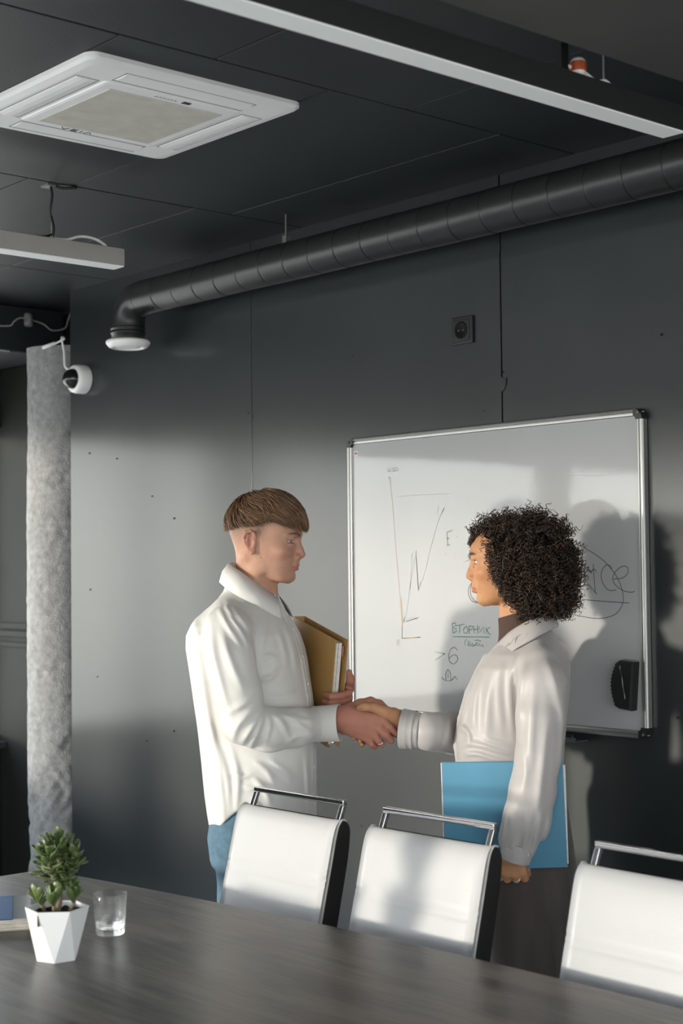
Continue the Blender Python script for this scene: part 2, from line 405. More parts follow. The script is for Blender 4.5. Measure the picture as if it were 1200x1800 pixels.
for i in range(3):
    y1, y0 = mull[i]-mw[i], mull[i+1]+mw[i+1]
    w = structure(MB().box((XL-.14, y0, SILL-.03), (XL+.05, y1, SILL)).build('window_%d' % (i+1), M_FRAME, bevel=.004))
    f = MB(); t = .035
    f.box((XL-.13, y0, SILL), (XL-.07, y0+t, HEAD)); f.box((XL-.13, y1-t, SILL), (XL-.07, y1, HEAD))
    f.box((XL-.13, y0+t, HEAD-t), (XL-.07, y1-t, HEAD)); f.box((XL-.13, y0+t, SILL), (XL-.07, y1-t, SILL+t))
    f.build('window_frame', M_FRAME, w)
    box('pane', (XL-.104, y0+t, SILL+t), (XL-.098, y1-t, HEAD-t), M_PANE, w)

rx = [XL, -4.5, -2.5, -.5, XR]
for i in range(4):  # unseen rear windows, added and sized for frontal fill light
    w = structure(MB().box((rx[i], YB-.10, .30), (rx[i+1], YB+.04, .33)).build('window_%d' % (i+4), M_FRAME, bevel=.004))
    f = MB(); t = .03; a, b_ = rx[i], rx[i+1]
    f.box((a, YB-.08, .33), (a+t, YB-.03, RH)); f.box((b_-t, YB-.08, .33), (b_, YB-.03, RH)); f.box((a+t, YB-.08, RH-.03), (b_-t, YB-.03, RH)); f.box((a+t, YB-.08, .33), (b_-t, YB-.03, .36))
    f.build('window_frame', M_FRAME, w); box('pane', (a+t, YB-.058, .36), (b_-t, YB-.052, RH-.03), M_PANE, w)

# concrete column, pitted plaster
M_CONC = mat('rough_concrete', (.27, .27, .272), .75, noise=.22, nscale=40, bump=.55, bscale=150)
NZ, NA = 260, 72; cr = .158; cx, cy = -5.752, 3.475
nf = noise3(5, 18, 6, 26, (1, 1, .45)); nf2 = noise3(6, 26, 60, 170, (1, 1, .6))
zz = np.linspace(0, CAMH+.962, NZ)[:, None]; aa = (np.arange(NA)*2*np.pi/NA)[None, :]
X0, Y0 = cr*np.cos(aa)+0*zz, cr*np.sin(aa)+0*zz; Z0 = zz+0*aa
n1 = nf(X0, Y0, Z0); n2 = nf2(X0, Y0, Z0)
pit = np.minimum(0, n2+.9)*.006
scar = np.where((Z0 < CAMH-.72+.25*np.sin(aa*1.0+.6)), -.006+.004*n2, 0)
rr = cr+.0035*n1+.0012*n2+pit+scar+.004*np.exp(-((aa-4.45)/.12)**2)*np.sin(Z0*23)
V = np.stack([cx+rr*np.cos(aa), cy+rr*np.sin(aa), Z0], -1).reshape(-1, 3); ii = np.arange(NZ*NA).reshape(NZ, NA); jj = np.roll(ii, -1, 1)
F = np.stack([ii[:-1], jj[:-1], jj[1:], ii[1:]], -1).reshape(-1, 4)
c = mesh_obj('concrete_column', V, F, M_CONC, smooth=True)
tag(c, 'round rough grey concrete column in the corner left of the wall', 'column')

# beam along the window wall, with its cable clamp
bt = thing('ceiling_beam', 'black beam under the ceiling above the concrete column', 'beam', (-6.2, 2.6, CAMH+.965))
box('beam_body', (-.395, -4, 0), (.262, .985, CZ-CAMH-.965-.003), M_CEIL, bt, bevel=.006)
cl = MB(); p = Vector((.262, .72, .16))
cl.lathe([(0, -.03), (.016, -.03), (.02, -.022), (.02, .02), (.014, .028), (0, .028)], 12, (.276, .80, .145))
cl.box((.262, .785, .12), (.272, .815, .17)); cl.build('clamp', mat('dusty_metal', (.22, .21, .20), .6, metal=.4, noise=.4, nscale=60, bump=.4), bt, smooth=True)

# bulkhead at the upper right
bk = thing('ceiling_bulkhead', 'wide dark grey boxed bulkhead at the upper right of the ceiling', 'bulkhead', (-1.5, 1.5, CAMH+1.0))
box('bulkhead_body', (-.385, -2.4, 0), (.4, 1.45, .166), mat('bulkhead_paint', (.060, .057, .055), .5, noise=.12, nscale=5), bk, bevel=.004)

# ---------------------------------------------------------------- spiral duct along the wall
DY, DZ, DR = 3.2, CAMH+1.018, .0635
du = thing('ventilation_duct', 'round black spiral duct running under the ceiling along the back wall', 'duct', (-4.843, DY, DZ))
seg = MB()
def duct_prof(L): return [(DR-.002, 0), (DR-.002, .0012), (DR-.0002, .002), (DR, .0032), (DR, .008), (DR, L-.008), (DR, L-.0032), (DR-.0002, L-.002), (DR-.002, L-.0012), (DR-.002, L)]
mx = Matrix.Rotation(R_(90), 4, 'Y')
L = .126; xa = .115; proto = None
k = 0
while -4.843+xa+k*L < .6:
    if proto is None:
        proto = MB().lathe(duct_prof(L), 28, (0, 0, 0), mx).build('duct_segment', M_DUCT, du, smooth=True); proto.location = (xa, 0, 0); o = proto
    else:
        o = proto.copy(); COL.objects.link(o); o.parent = du; o.location = (xa+k*L, .0006*math.sin(k*2.1), .0006*math.cos(k*1.3))
    k += 1
er = .09
el = [(xa, 0, 0)]+[(er*1.05-er*math.sin(a)-.0, 0, -er+er*math.cos(a)) for a in np.linspace(.1, math.pi/2, 9)]+[(er*.05, 0, -.10)]
el = np.array(el); MB().tube(el, DR, 28, False).build('elbow', M_DUCT, du, smooth=True)
e0 = el[-1]
MB().lathe([(DR, 0), (DR+.003, -.002), (DR+.003, -.008), (DR, -.01), (DR, -.016), (DR+.003, -.018), (DR+.003, -.024), (DR, -.026), (DR-.002, -.052)], 28, tuple(e0)).build('collar', M_DUCT, du, smooth=True)
rg = MB().lathe([(DR-.01, -.05), (.079, -.048), (.084, -.053), (.083, -.060), (.072, -.074), (.060, -.078), (.056, -.076), (.054, -.070)], 36, tuple(e0)).build('vent_ring', M_WHITEP, du, smooth=True)
MB().lathe([(0, -.0755), (.036, -.0755), (.047, -.074), (.050, -.069)], 32, tuple(e0)).build('vent_disc', M_WHITEP, du, smooth=True)
for xh in (.97, 2.6):
    h = MB(); h.tube([(xh, -.02, DR), (xh, -.02, CZ-DZ)], .003, 6)
    h.box((xh-.010, -.028, DR-.006), (xh+.010, -.012, DR+.018)); h.build('hanger', mat('dull_zinc', (.16, .16, .155), .6, metal=.5), du)

# ---------------------------------------------------------------- ceiling cassette
M_ACW = mat('warm_white_panel', (.90, .90, .89), .42)
ac = thing('ceiling_air_conditioner', 'white square ceiling cassette air conditioner with beige centre grille', 'air conditioner', (-3.222, 2.14, CZ-.0135))
H = .312
def rrect(hx, hy, r, n=6):
    P = []
    for (sx, sy, a0) in ((1, 1, 0), (-1, 1, 90), (-1, -1, 180), (1, -1, 270)):
        for i in range(n+1):
            a = R_(a0+90*i/n); P.append((sx*(hx-r)+r*math.cos(a), sy*(hy-r)+r*math.sin(a)))
    return P
def loft_rects(L, m=None, cap=True):
    b = MB(); v = []; f = []
    n = len(L[0][0])
    for P, z in L: v += [(x, y, z) for x, y in P]
    for i in range(len(L)-1):
        for k in range(n): f.append((i*n+k, i*n+(k+1) % n, (i+1)*n+(k+1) % n, (i+1)*n+k))
    if cap: f.append(tuple((len(L)-1)*n+k for k in range(n)))
    return b.add(v, f)
loft_rects([(rrect(H, H, .03), .013), (rrect(H, H, .03), .003), (rrect(H-.008, H-.008, .026), -.003), (rrect(H-.03, H-.03, .02), -.006)]).build('panel_frame', M_ACW, ac)
g = loft_rects([(rrect(.20, .20, .012), -.0055), (rrect(.198, .198, .012), -.009), (rrect(.19, .19, .01), -.0105)]).build('grille_frame', M_ACW, ac)
gr = MB()
gr.box((-.165, -.165, -.0125), (.165, .165, -.0095))
gr.build('filter_mesh', mat('beige_filter', (.58, .55, .49), .8, noise=.08, nscale=20), g)
for a in range(4):
    m4 = Matrix.Rotation(a*math.pi/2, 4, 'Z')
    lv = MB(); n = 8
    prof = [(.213, -.0045), (.218, -.0075), (.235, -.0098), (.252, -.0095), (.266, -.0075), (.272, -.0045)]
    v = []; f = []
    for s in (-1, 1):
        for (y, z) in prof: v.append(tuple(m4 @ Vector((s*.185, y, z))))
    n = len(prof)
    for i in range(n-1): f.append((i, i+1, n+i+1, n+i))
    f += [tuple(range(n))[::-1], tuple(range(n, 2*n))]
    lv.add(v, f).build('louvre', M_ACW, ac)
    sl = MB(); sl.box((-.19, .2095, -.0068), (.19, .2125, -.0058), m4); sl.box((-.19, .2725, -.0066), (.19, .2745, -.0058), m4)
    sl.box((.1868, .2125, -.0066), (.19, .2725, -.0058), m4); sl.box((-.19, .2125, -.0066), (-.1868, .2725, -.0058), m4)
    sl.build('louvre_gap', mat('gap_grey', (.30, .30, .29), .7), ac)
# maker's letters and receiver on the cassette, flat print
def strokes(pls, w, m, name, parent, to3):
    b = MB()
    for pl in pls:
        P = np.array([to3(*p) for p in pl], float)
        b.tube(P, w, 5)
    return b.build(name, m, parent)
dm = mat('print_grey', (.10, .10, .11), .6)
def acp(u, v): return (-.185+v, u, -.0105)
k = .02
lt = [[(0, 0), (.6, 1.2), (1.2, 0)], [(1.8, 0), (1.8, 1.2), (2.8, 1.2)], [(1.8, .6), (2.6, .6)], [(1.8, 0), (2.8, 0)], [(3.4, 0), (3.4, 1.2)], [(4.0, 1.2), (4.6, 0), (5.2, 1.2)]]
strokes([[(-.09+.018*x, .0-.012*y+.008) for x, y in pl] for pl in lt], .0016, dm, 'lettering', ac, acp)
def acq(u, v): return (.185+v, u, -.0105)
strokes([[(-.05+i*.011, -.004), (-.046+i*.011, .004), (-.043+i*.011, -.003)] for i in range(6)], .0008, dm, 'display_marks', ac, acq)
box('receiver', (.180, .03, -.012), (.192, .052, -.010), M_BLACK, ac)

# ---------------------------------------------------------------- linear pendant lights (switched off)
M_DIFF = mat('opal_diffuser', (.92, .93, .92), .5)
def linear_light(name, x1, y0, y1, label, mhouse):
    t = thing(name, label, 'ceiling light', (x1-.031, (y0+y1)/2, CAMH+.948))
    hy = (y1-y0)/2
    box('housing', (-.031, -hy, .0), (.031, hy, .054), mhouse, t, bevel=.0015, seg=1)
    box('diffuser', (-.0285, -hy+.002, -.003), (.0285, hy-.002, .004), M_DIFF, t)
    for s, yy in ((1, hy-.24), (-1, -hy+.24)):
        MB().tube([(0, yy, .052), (0, yy, CZ-CAMH-.948)], .0022, 6).build('suspension_wire', mat('steel_wire', (.4, .4, .4), .4, metal=.8), t)
        MB().lathe([(0, .052), (.008, .052), (.008, .064), (.003, .07), (0, .07)], 10, (0, yy, 0)).build('wire_grip', mat('zinc', (.35, .35, .34), .4, metal=.8), t)
    return t, hy
M_LH = mat('light_housing_grey', (.34, .325, .305), .5, noise=.05, nscale=10)
M_LHD = mat('light_housing_dark', (.02, .021, .022), .4)
t, hy = linear_light('pendant_light', -3.985, .9, 2.625, 'grey linear pendant light hanging at the left below the air conditioner', M_LH)
wx = hy-.24; zt = CZ-CAMH-.948
P = spline([(0, wx, .055), (.004, wx+.004, .09), (-.003, wx-.002, .14), (.003, wx, .19), (0, wx, zt-.004), (.012, wx+.03, zt-.008), (.03, wx+.07, zt-.004)], 6)
MB().tube(P, .0042, 7).build('power_cable', M_BLACK, t, smooth=True)
P = spline([(.0, wx-.1, .056), (0, wx-.03, .06), (0, wx, .07)], 6); MB().tube(P, .004, 7).build('power_cable', M_BLACK, t, smooth=True)
P = spline([(0, wx, .06), (0, wx+.05, .062), (0, wx+.10, .078), (0, wx+.15, .078), (0, wx+.19, .062), (0, wx+.195, .05)], 6)
MB().tube(P, .0045, 8).build('white_cable', M_WHITEP, t, smooth=True)
MB().box((-.03, wx-.02, zt-.006), (.012, wx+.008, zt)).build('ceiling_clip', mat('zinc', (.35, .35, .34), .4, metal=.8), t)
t, hy = linear_light('pendant_light', -1.985, .4, 2.76, 'long linear pendant light with black housing crossing the top right', M_LHD)
box('strap', (-.012, .80, .05), (.004, .822, .175), M_BLACK, t)
j = MB(); j.lathe([(0, 0), (.012, 0), (.016, .01), (.016, .03), (.011, .036), (0, .036)], 10, (.01, .845, .058)); j.build('connector', M_WHITEP, t, smooth=True)
MB().lathe([(.0165, .008), (.0172, .012), (.0172, .024), (.0165, .028)], 10, (.01, .845, .058)).build('orange_sleeve', mat('orange_rubber', (.45, .09, .03), .5), t)
MB().tube(spline([(.0, .80, .056), (0, .82, .075), (.01, .845, .07)], 6), .004, 7).build('power_cable', M_WHITEP, t, smooth=True)
MB().tube(spline([(.01, .86, .07), (.012, .90, .058), (.012, .93, .064), (.012, .955, .052)], 6), .004, 7).build('power_cable', M_WHITEP, t, smooth=True)

# ---------------------------------------------------------------- security camera
sc = thing('security_camera', 'white dome security camera fixed to the wall end beside the column', 'camera', (-5.385, WY, CAMH+.788))
my = Matrix.Rotation(R_(90), 4, 'X')      # local z -> -y
MB().lathe([(.058, 0), (.059, .004), (.059, .040), (.056, .052), (.047, .057), (.040, .056)], 36, (0, 0, 0), my).build('base', M_WHITEP, sc, smooth=True)
MB().lathe([(.043, .052)]+[(.041*math.cos(a), .056+.043*math.sin(a)) for a in np.linspace(0, math.pi/2, 9)], 28, (0, 0, 0), my).build('dome', mat('smoked_dome', (.01, .011, .012), .04, spec=.7), sc, smooth=True)
MB().tube(spline([(-.05, -.02, .045), (-.10, -.03, .06), (-.112, -.03, .13), (-.13, -.03, .185), (-.175, .01, .19), (-.24, .0, .175), (-.28, -.02, .165)], 8), .0042, 7).build('white_cable', M_WHITEP, sc, smooth=True)
MB().tube([(-.235, .0, .177), (-.29, -.025, .163)], .008, 8).build('cable_plug', M_WHITEP, sc, smooth=True)
# thin cable on the beam
px = -5.933
P = [(px, 3.62, CAMH+1.17), (px+.004, 3.60, CAMH+1.12), (px+.004, 3.585, CAMH+1.09), (px+.006, 3.52, CAMH+1.075), (px+.006, 3.47, CAMH+1.10), (px+.006, 3.37, CAMH+1.115), (px+.006, 3.33, CAMH+1.095), (px+.006, 3.31, CAMH+1.075), (px+.006, 3.22, CAMH+1.065), (px+.006, 3.13, CAMH+1.04), (px+.006, 3.09, CAMH+.99), (px+.006, 3.10, CAMH+.972), (px+.008, 3.2, CAMH+.966), (px+.02, 3.3, CAMH+.961)]
cb = MB().tube(spline(P, 6), .0032, 6).build('thin_cable', mat('grey_cable', (.42, .40, .37), .5), None, smooth=True)
tag(cb, 'thin grey cable looping along the black beam at the left', 'cable')

# ---------------------------------------------------------------- wall socket
so = thing('wall_socket', 'small square black power socket on the dark wall above the whiteboard', 'socket', (-3.233, WY, CAMH+.722))
fr = MB().box((-.043, -.010, -.042), (.043, 0, .042)).build('socket_frame', M_BLACK, so, bevel=.003)
MB().box((-.033, -.013, -.032), (.033, -.008, .032)).build('socket_plate', M_BLACK, so, bevel=.002)
MB().lathe([(.027, .0135), (.0265, .0142), (.022, .0142), (.020, .0132), (0, .0131)], 24, (0, 0, 0), my).build('socket_well', mat('socket_dark', (.004, .004, .004), .6, spec=.15), so, smooth=True)
for dx in (-.0095, .0095): MB().lathe([(.0028, .0134), (0, .0146)], 8, (dx, 0, 0), my).build('contact', mat('dull_zinc', (.16, .16, .155), .6, metal=.5), so, smooth=True)
# ---------------------------------------------------------------- whiteboard
BX0, BX1, BZ0, BZ1, BY = -3.752, -2.553, CAMH-.462, CAMH+.428, WY
wbd = thing('whiteboard', 'large white dry-erase board in an aluminium frame on the dark wall', 'whiteboard', ((BX0+BX1)/2, WY, BZ0))
hx, hz = (BX1-BX0)/2, BZ1-BZ0; fw, ft = .021, .022
M_BOARD = mat('white_enamel', (.38, .385, .395), .05, spec=.62, noise=.02, nscale=3, bump=.05, bscale=4)
box('writing_surface', (-hx+.008, -.012, .008), (hx-.008, -.001, hz-.008), M_BOARD, wbd)
def rail(a, b, n, horizontal):
    prof = [(0, 0), (0, -ft*.75), (fw*.12, -ft*.95), (fw*.30, -ft), (fw*.50, -ft*.9), (fw*.56, -ft*.72), (fw*.64, -ft*.72), (fw*.70, -ft*.86), (fw*.9, -ft*.84), (fw, -ft*.6), (fw, 0)]
    v = []; f = []; L = len(prof)
    for s in (a, b):
        for (u, y) in prof:
            if horizontal: v.append((s, y, n[0]+n[1]*u))
            else: v.append((n[0]+n[1]*u, y, s))
    for i in range(L): f.append((i, (i+1) % L, L+(i+1) % L, L+i))
    f += [tuple(range(L))[::-1], tuple(range(L, 2*L))]
    return MB().add(v, f).build('frame_rail', M_ALU, wbd)
c = .030
rail(-hx+c, hx-c, (hz, -1), True); rail(-hx+c, hx-c, (0, 1), True); rail(c, hz-c, (-hx, 1), False); rail(c, hz-c, (hx, -1), False)
for sx in (-1, 1):
    for sz in (0, 1):
        b = MB(); n = 8; P = []
        r = .026
        pts = [(sx*(hx-r), 0)]
        cxx, czz = sx*(hx-c), (c if sz == 0 else hz-c); dz = -1 if sz == 0 else 1
        out = [(cxx+sx*c*math.sin(a)*1.0, czz+dz*c*math.cos(a)) for a in np.linspace(0, math.pi/2, n)]
        inn = [(cxx+sx*(c-fw)*math.sin(a), czz+dz*(c-fw)*math.cos(a)) for a in np.linspace(0, math.pi/2, n)]
        v = []
        for y in (0, -ft*1.06):
            v += [(x, y, z) for x, z in out]+[(x, y, z) for x, z in inn]
        N = 2*n; f = []
        for i in range(n-1):
            f += [(N+i, N+i+1, N+n+i+1, N+n+i), (i, i+1, N+i+1, N+i), (n+i, N+n+i, N+n+i+1, n+i+1)]
        f += [(0, N, N+n, n), (n-1, 2*n-1, N+2*n-1, N+n-1)]
        b.add(v, f).build('frame_corner', M_BLACK, wbd)
        # small screw boss on the corner
        MB().lathe([(0, 0), (.004, 0), (.004, .003), (0, .003)], 8, (sx*(hx-.012), -ft*1.06-.003, (.012 if sz == 0 else hz-.012)), Matrix.Rotation(R_(-90), 4, 'X')).build('corner_screw', M_CHROME, wbd)
box('maker_sticker', (-hx+.026, -.0126, hz-.058), (-hx+.046, -.0119, hz-.042), mat('sticker', (.55, .50, .50), .5), wbd)
box('sticker_print', (-hx+.029, -.0130, hz-.053), (-hx+.042, -.0125, hz-.047), mat('sticker_dark', (.25, .12, .12), .5), wbd)
tr = MB(); tr.box((.60-hx, -.055, -.022), (.98-hx, -.004, -.018)); tr.box((.60-hx, -.058, -.022), (.98-hx, -.054, -.010)); tr.build('pen_tray', mat('tray_dark', (.05, .055, .06), .4), wbd)
pen = thing('marker_pen', 'dark blue marker pen lying in the tray under the whiteboard', 'marker', (BX0+.88, WY-.035, BZ0-.0105))
MB().lathe([(0, -.06), (.006, -.06), (.0072, -.055), (.0072, .03), (.0065, .035), (0, .035)], 12, (0, 0, 0), mx).build('barrel', mat('navy_plastic', (.02, .03, .14), .3), pen, smooth=True)
MB().lathe([(.0078, .03), (.0078, .07), (.006, .075), (0, .075)], 12, (0, 0, 0), mx).build('cap', M_BLACK, pen, smooth=True)

def bpt(px, py):      # photograph pixel -> point of the board plane (the board is flat, at its own distance)
    m = SC.camera.matrix_world
    d = m.to_3x3() @ Vector(((px-600)/2697, -(py-900)/2697, -1)); t = (WY-.0125)/d.y
    return (d.x*t-wbd.location.x, -.0125, CAMH+d.z*t-wbd.location.z)
def ink(name, color, w, pls, sm=True):
    b = MB()
    for pl in pls:
        P = np.array([bpt(*p) for p in pl])
        if sm and len(P) > 2: P = spline(P, 5)
        T = np.gradient(P, axis=0); T /= np.linalg.norm(T, axis=1)[:, None]+1e-9
        N = np.stack([-T[:, 2], 0*T[:, 0], T[:, 0]], 1)*w/2
        a, c2 = P+N, P-N; a[:, 1] = c2[:, 1] = -.01235
        n = len(P); b.add(np.vstack([a, c2]).tolist(), [(i, i+1, n+i+1, n+i) for i in range(n-1)])
    m = mat('ink_'+name, tuple(c*.72 if max(color) > .2 else c for c in color), .45, spec=.35)
    return tag(b.build('marker_writing', m, wbd), kind='stuff')
ink('grey_orange', (.60, .49, .36), .0022, [[(684, 838), (690, 890), (695, 960), (701, 1030), (706, 1095), (706, 1122)], [(681, 846), (684, 838), (688, 845)], [(706, 1122), (722, 1122), (738, 1120)]])
ink('orange', (.62, .44, .24), .0024, [[(705, 1050), (707, 1090), (706, 1122), (738, 1120)]], False)
ink('pale_blue', (.50, .52, .56), .0022, [[(709, 1093), (714, 1075), (722, 1020), (728, 985), (731, 968)], [(731, 968), (732, 990), (735, 1038)], [(735, 1038), (745, 1010), (760, 950), (772, 910), (781, 892)], [(722, 978), (726, 970)],
     [(709, 1093), (720, 1091), (736, 1085)], [(770, 888), (768, 905)], [(712, 1090), (730, 1083)], [(720, 1040), (724, 975)]])
ink('blue', (.34, .36, .42), .0024, [[(709, 1095), (711, 1083)], [(731, 978), (735, 1038)], [(735, 1036), (739, 1022)], [(776, 903), (780, 893)], [(714, 1092), (734, 1086)]])
ink('faint', (.53, .53, .55), .002, [[(700, 873), (740, 870), (790, 868)], [(1000, 833), (1040, 826), (1090, 822)], [(960, 1003), (965, 990)], [(1005, 835), (1060, 836), (1085, 830)]])
ink('brown', (.42, .40, .38), .0028, [[(681, 823), (682, 828), (685, 828), (686, 822)], [(692, 822), (689, 823), (691, 826), (692, 828), (688, 829)], [(694, 828), (694, 822), (698, 823), (698, 827), (694, 828)], [(699, 1124), (697, 1129), (699, 1134), (701, 1130), (700, 1124)]])
ink('grey', (.33, .33, .35), .0034, [[(795, 932), (789, 934), (785, 936)], [(785, 936), (786, 948), (786, 959)], [(786, 959), (791, 957)], [(785, 947), (790, 946)], [(782, 974), (783, 975)], [(799, 976), (799.5, 977)], [(799, 981), (799.5, 982)], [(802, 943), (803, 944)]])
ink('green', (.19, .46, .31), .0028, [
    [(794, 1096), (795, 1104), (796, 1113)], [(794, 1096), (800, 1095), (801, 1099), (796, 1103), (801, 1105), (802, 1110), (796, 1113)],
    [(802, 1100), (816, 1097)], [(808, 1099), (807, 1113)], [(819, 1101), (814, 1106), (815, 1113), (820, 1113), (822, 1106), (819, 1100)],
    [(824, 1100), (824, 1115)], [(824, 1100), (830, 1101), (829, 1106), (824, 1108)], [(832, 1100), (833, 1113)], [(839, 1099), (839, 1113)], [(832, 1107), (839, 1106)],
    [(842, 1101), (842, 1112), (850, 1101), (850, 1113)], [(854, 1102), (855, 1115)], [(861, 1102), (855, 1107), (861, 1117)],
    [(795, 1119), (820, 1119.5), (860, 1120)]], False)
ink('green2', (.17, .45, .29), .0026, [[(820, 1123), (816, 1129), (817, 1135)], [(822, 1134), (823, 1126), (826, 1131), (822, 1135), (827, 1135), (830, 1131), (833, 1134), (829, 1136), (835, 1134), (838, 1129), (836, 1133), (840, 1135), (842, 1130), (843, 1136), (848, 1133), (849, 1138)], [(834, 1126), (839, 1125), (845, 1127)]], False)
ink('pale_green', (.38, .46, .42), .0036, [[(764, 1146), (781, 1149)], [(781, 1149), (764, 1161)], [(803, 1143), (798, 1138), (792, 1141), (788, 1152), (790, 1163), (796, 1167), (802, 1163), (804, 1156), (799, 1151), (793, 1153), (789, 1158)],
     [(775, 1190), (780, 1195), (787, 1197), (794, 1195), (799, 1189), (803, 1196)], [(783, 1195), (783, 1184), (787, 1177), (791, 1184), (792, 1195)], [(787, 1183), (787, 1192)]])
ink('black', (.08, .08, .085), .0023, [
    [(1005, 956), (1022, 961), (1045, 974), (1065, 990), (1083, 1013), (1092, 1034), (1095, 1052), (1092, 1066), (1082, 1079), (1064, 1086), (1045, 1087), (1025, 1084), (1008, 1081)],
    [(838, 1016), (829, 1024), (823, 1035), (824, 1048), (830, 1057), (840, 1060)], [(836, 1017), (828, 1028), (827, 1045), (834, 1056), (841, 1059)],
    [(1075, 1002), (1073, 996), (1066, 993), (1059, 1000), (1056, 1012), (1060, 1027), (1069, 1037), (1078, 1038), (1083, 1036)],
    [(1078, 1018), (1093, 1016), (1102, 1009), (1103, 999), (1096, 995), (1086, 1000), (1078, 1010), (1077, 1021), (1084, 1031), (1097, 1039), (1110, 1041), (1115, 1039)]])
ink('black', (.08, .08, .085), .0024, [[(1018, 1004), (1022, 1012), (1046, 1042)], [(1046, 1042), (1044, 1020), (1042, 992)], [(1046, 1042), (1049, 1044)], [(1012, 1053), (1060, 1057), (1105, 1060)]], False)

# magnetic eraser
er_ = thing('whiteboard_eraser', 'black magnetic eraser with a scalloped edge stuck on the whiteboard', 'eraser', (-2.622, WY-.012, CAMH-.319), 0)
rot = Matrix.Rotation(R_(5), 4, 'Y')
o2 = [(-.030, -.066), (.034, -.066), (.034, .066), (-.020, .066)]
left = []
for i in range(34):
    t = i/33; z = .060-.122*t; bow = -.020*math.sin(math.pi*(t*.9+.06)); left.append((-.018+bow-.0022*math.sin(t*2*math.pi*11.5)+.004*t, z))
out = [(-.006, -.066), (.034, -.066), (.034, .066), (-.012, .066)]
P = [out[1], out[2], out[3]]+left+[out[0]]
b = MB(); v = []; n = len(P)
cc = (.008, 0)
for y, s in ((0, .98), (-.008, 1), (-.026, 1), (-.034, .93)): v += [tuple(rot @ Vector((cc[0]+(x-cc[0])*s, y, z*s))) for x, z in P]
f = []
for i in range(3):
    for k in range(n): f.append((i*n+k, (i+1)*n+k, (i+1)*n+(k+1) % n, i*n+(k+1) % n))
f.append(tuple(3*n+k for k in range(n))[::-1])
b.add(v, f).build('eraser_body', M_BLACK, er_)
g = MB(); g.tube([tuple(rot @ Vector((x, -.034, z))) for x, z in spline([(-.006, .052), (-.003, .04), (.004, .02), (.008, 0), (.014, -.02), (.018, -.035)], 5)[:, :2]], .0018, 6)
g.build('grip_ridge', mat('shiny_black', (.03, .03, .03), .12), er_)
box('felt_pad', (-.018, -.0075, -.062), (.0325, .0, .0685), mat('grey_felt', (.25, .25, .25), .9), er_, mx=rot)

# ---------------------------------------------------------------- conference table
def oak():
    m = bpy.data.materials.new('dark_oak_laminate'); m.use_nodes = True; nt = m.node_tree; N = nt.nodes.new; Lk = nt.links.new; b = nt.nodes['Principled BSDF']
    tc = N('ShaderNodeTexCoord'); out = []
    wn = N('ShaderNodeTexNoise'); wn.inputs['Scale'].default_value = 1.6; wn.inputs['Detail'].default_value = 2; Lk(tc.outputs['Object'], wn.inputs['Vector'])
    wob = N('ShaderNodeVectorMath'); wob.operation = 'MULTIPLY_ADD'; wob.inputs[1].default_value = (0, .10, 0); Lk(wn.outputs['Color'], wob.inputs[0]); Lk(tc.outputs['Object'], wob.inputs[2])
    for sc, st, det in ((1.0, (1.6, 16, 1), 5), (1.0, (7, 95, 1), 3), (1.0, (2.2, 5, 1), 3)):
        mp = N('ShaderNodeMapping'); mp.inputs['Scale'].default_value = st; n = N('ShaderNodeTexNoise'); n.inputs['Scale'].default_value = sc; n.inputs['Detail'].default_value = det; n.inputs['Roughness'].default_value = .65
        Lk(wob.outputs[0], mp.inputs[0]); Lk(mp.outputs[0], n.inputs['Vector']); out.append(n.outputs['Fac'])
    a1 = N('ShaderNodeMath'); a1.operation = 'MULTIPLY_ADD'; a1.inputs[1].default_value = .55; Lk(out[0], a1.inputs[0])
    a2 = N('ShaderNodeMath'); a2.operation = 'MULTIPLY_ADD'; a2.inputs[1].default_value = .28; Lk(out[1], a2.inputs[0])
    a3 = N('ShaderNodeMath'); a3.operation = 'MULTIPLY'; a3.inputs[1].default_value = .22; Lk(out[2], a3.inputs[0]); Lk(a3.outputs[0], a2.inputs[2]); Lk(a2.outputs[0], a1.inputs[2])
    cr = N('ShaderNodeValToRGB'); e = cr.color_ramp.elements; e[0].position = .42; e[0].color = (.038, .033, .029, 1); e[1].position = .60; e[1].color = (.21, .18, .152, 1)
    k = e.new(.51); k.color = (.112, .097, .083, 1)
    Lk(a1.outputs[0], cr.inputs[0]); Lk(cr.outputs[0], b.inputs['Base Color'])
    mr = N('ShaderNodeMapRange'); mr.inputs[1].default_value = .4; mr.inputs[2].default_value = .64; mr.inputs[3].default_value = .30; mr.inputs[4].default_value = .42; Lk(a1.outputs[0], mr.inputs[0]); Lk(mr.outputs[0], b.inputs['Roughness'])
    bp = N('ShaderNodeBump'); bp.inputs['Strength'].default_value = .12; bp.inputs['Distance'].default_value = .004; Lk(a1.outputs[0], bp.inputs['Height']); Lk(bp.outputs[0], b.inputs['Normal'])
    return m
M_TABLE = oak()
TZ = CAMH-.77
tb = thing('conference_table', 'long dark grey wood boat-shaped conference table in the foreground', 'table', (-1.7, 1.575, 0))
P = []; hl = 1.835; n = 40
for i in range(n+1):
    x = hl-2*hl*i/n; P.append((x, .650-.0475*x*x))
P2 = [(x, -y) for x, y in P[::-1]]
def rc(P, r=.012): return P
prof = P+P2; n = len(prof); v = []; f = []
for z, s in ((TZ-.032, .0), (TZ-.030, -.002), (TZ-.0025, -.002), (TZ, .001)):
    v += [(x*(1-(s+.002)/hl), y*(1-(s+.002)/.65), z) for x, y in prof]
for i in range(3):
    for k in range(n): f.append((i*n+k, i*n+(k+1) % n, (i+1)*n+(k+1) % n, (i+1)*n+k))
f += [tuple(range(n))[::-1], tuple(3*n+k for k in range(n))]
MB().add(v, f).build('tabletop', M_TABLE, tb)
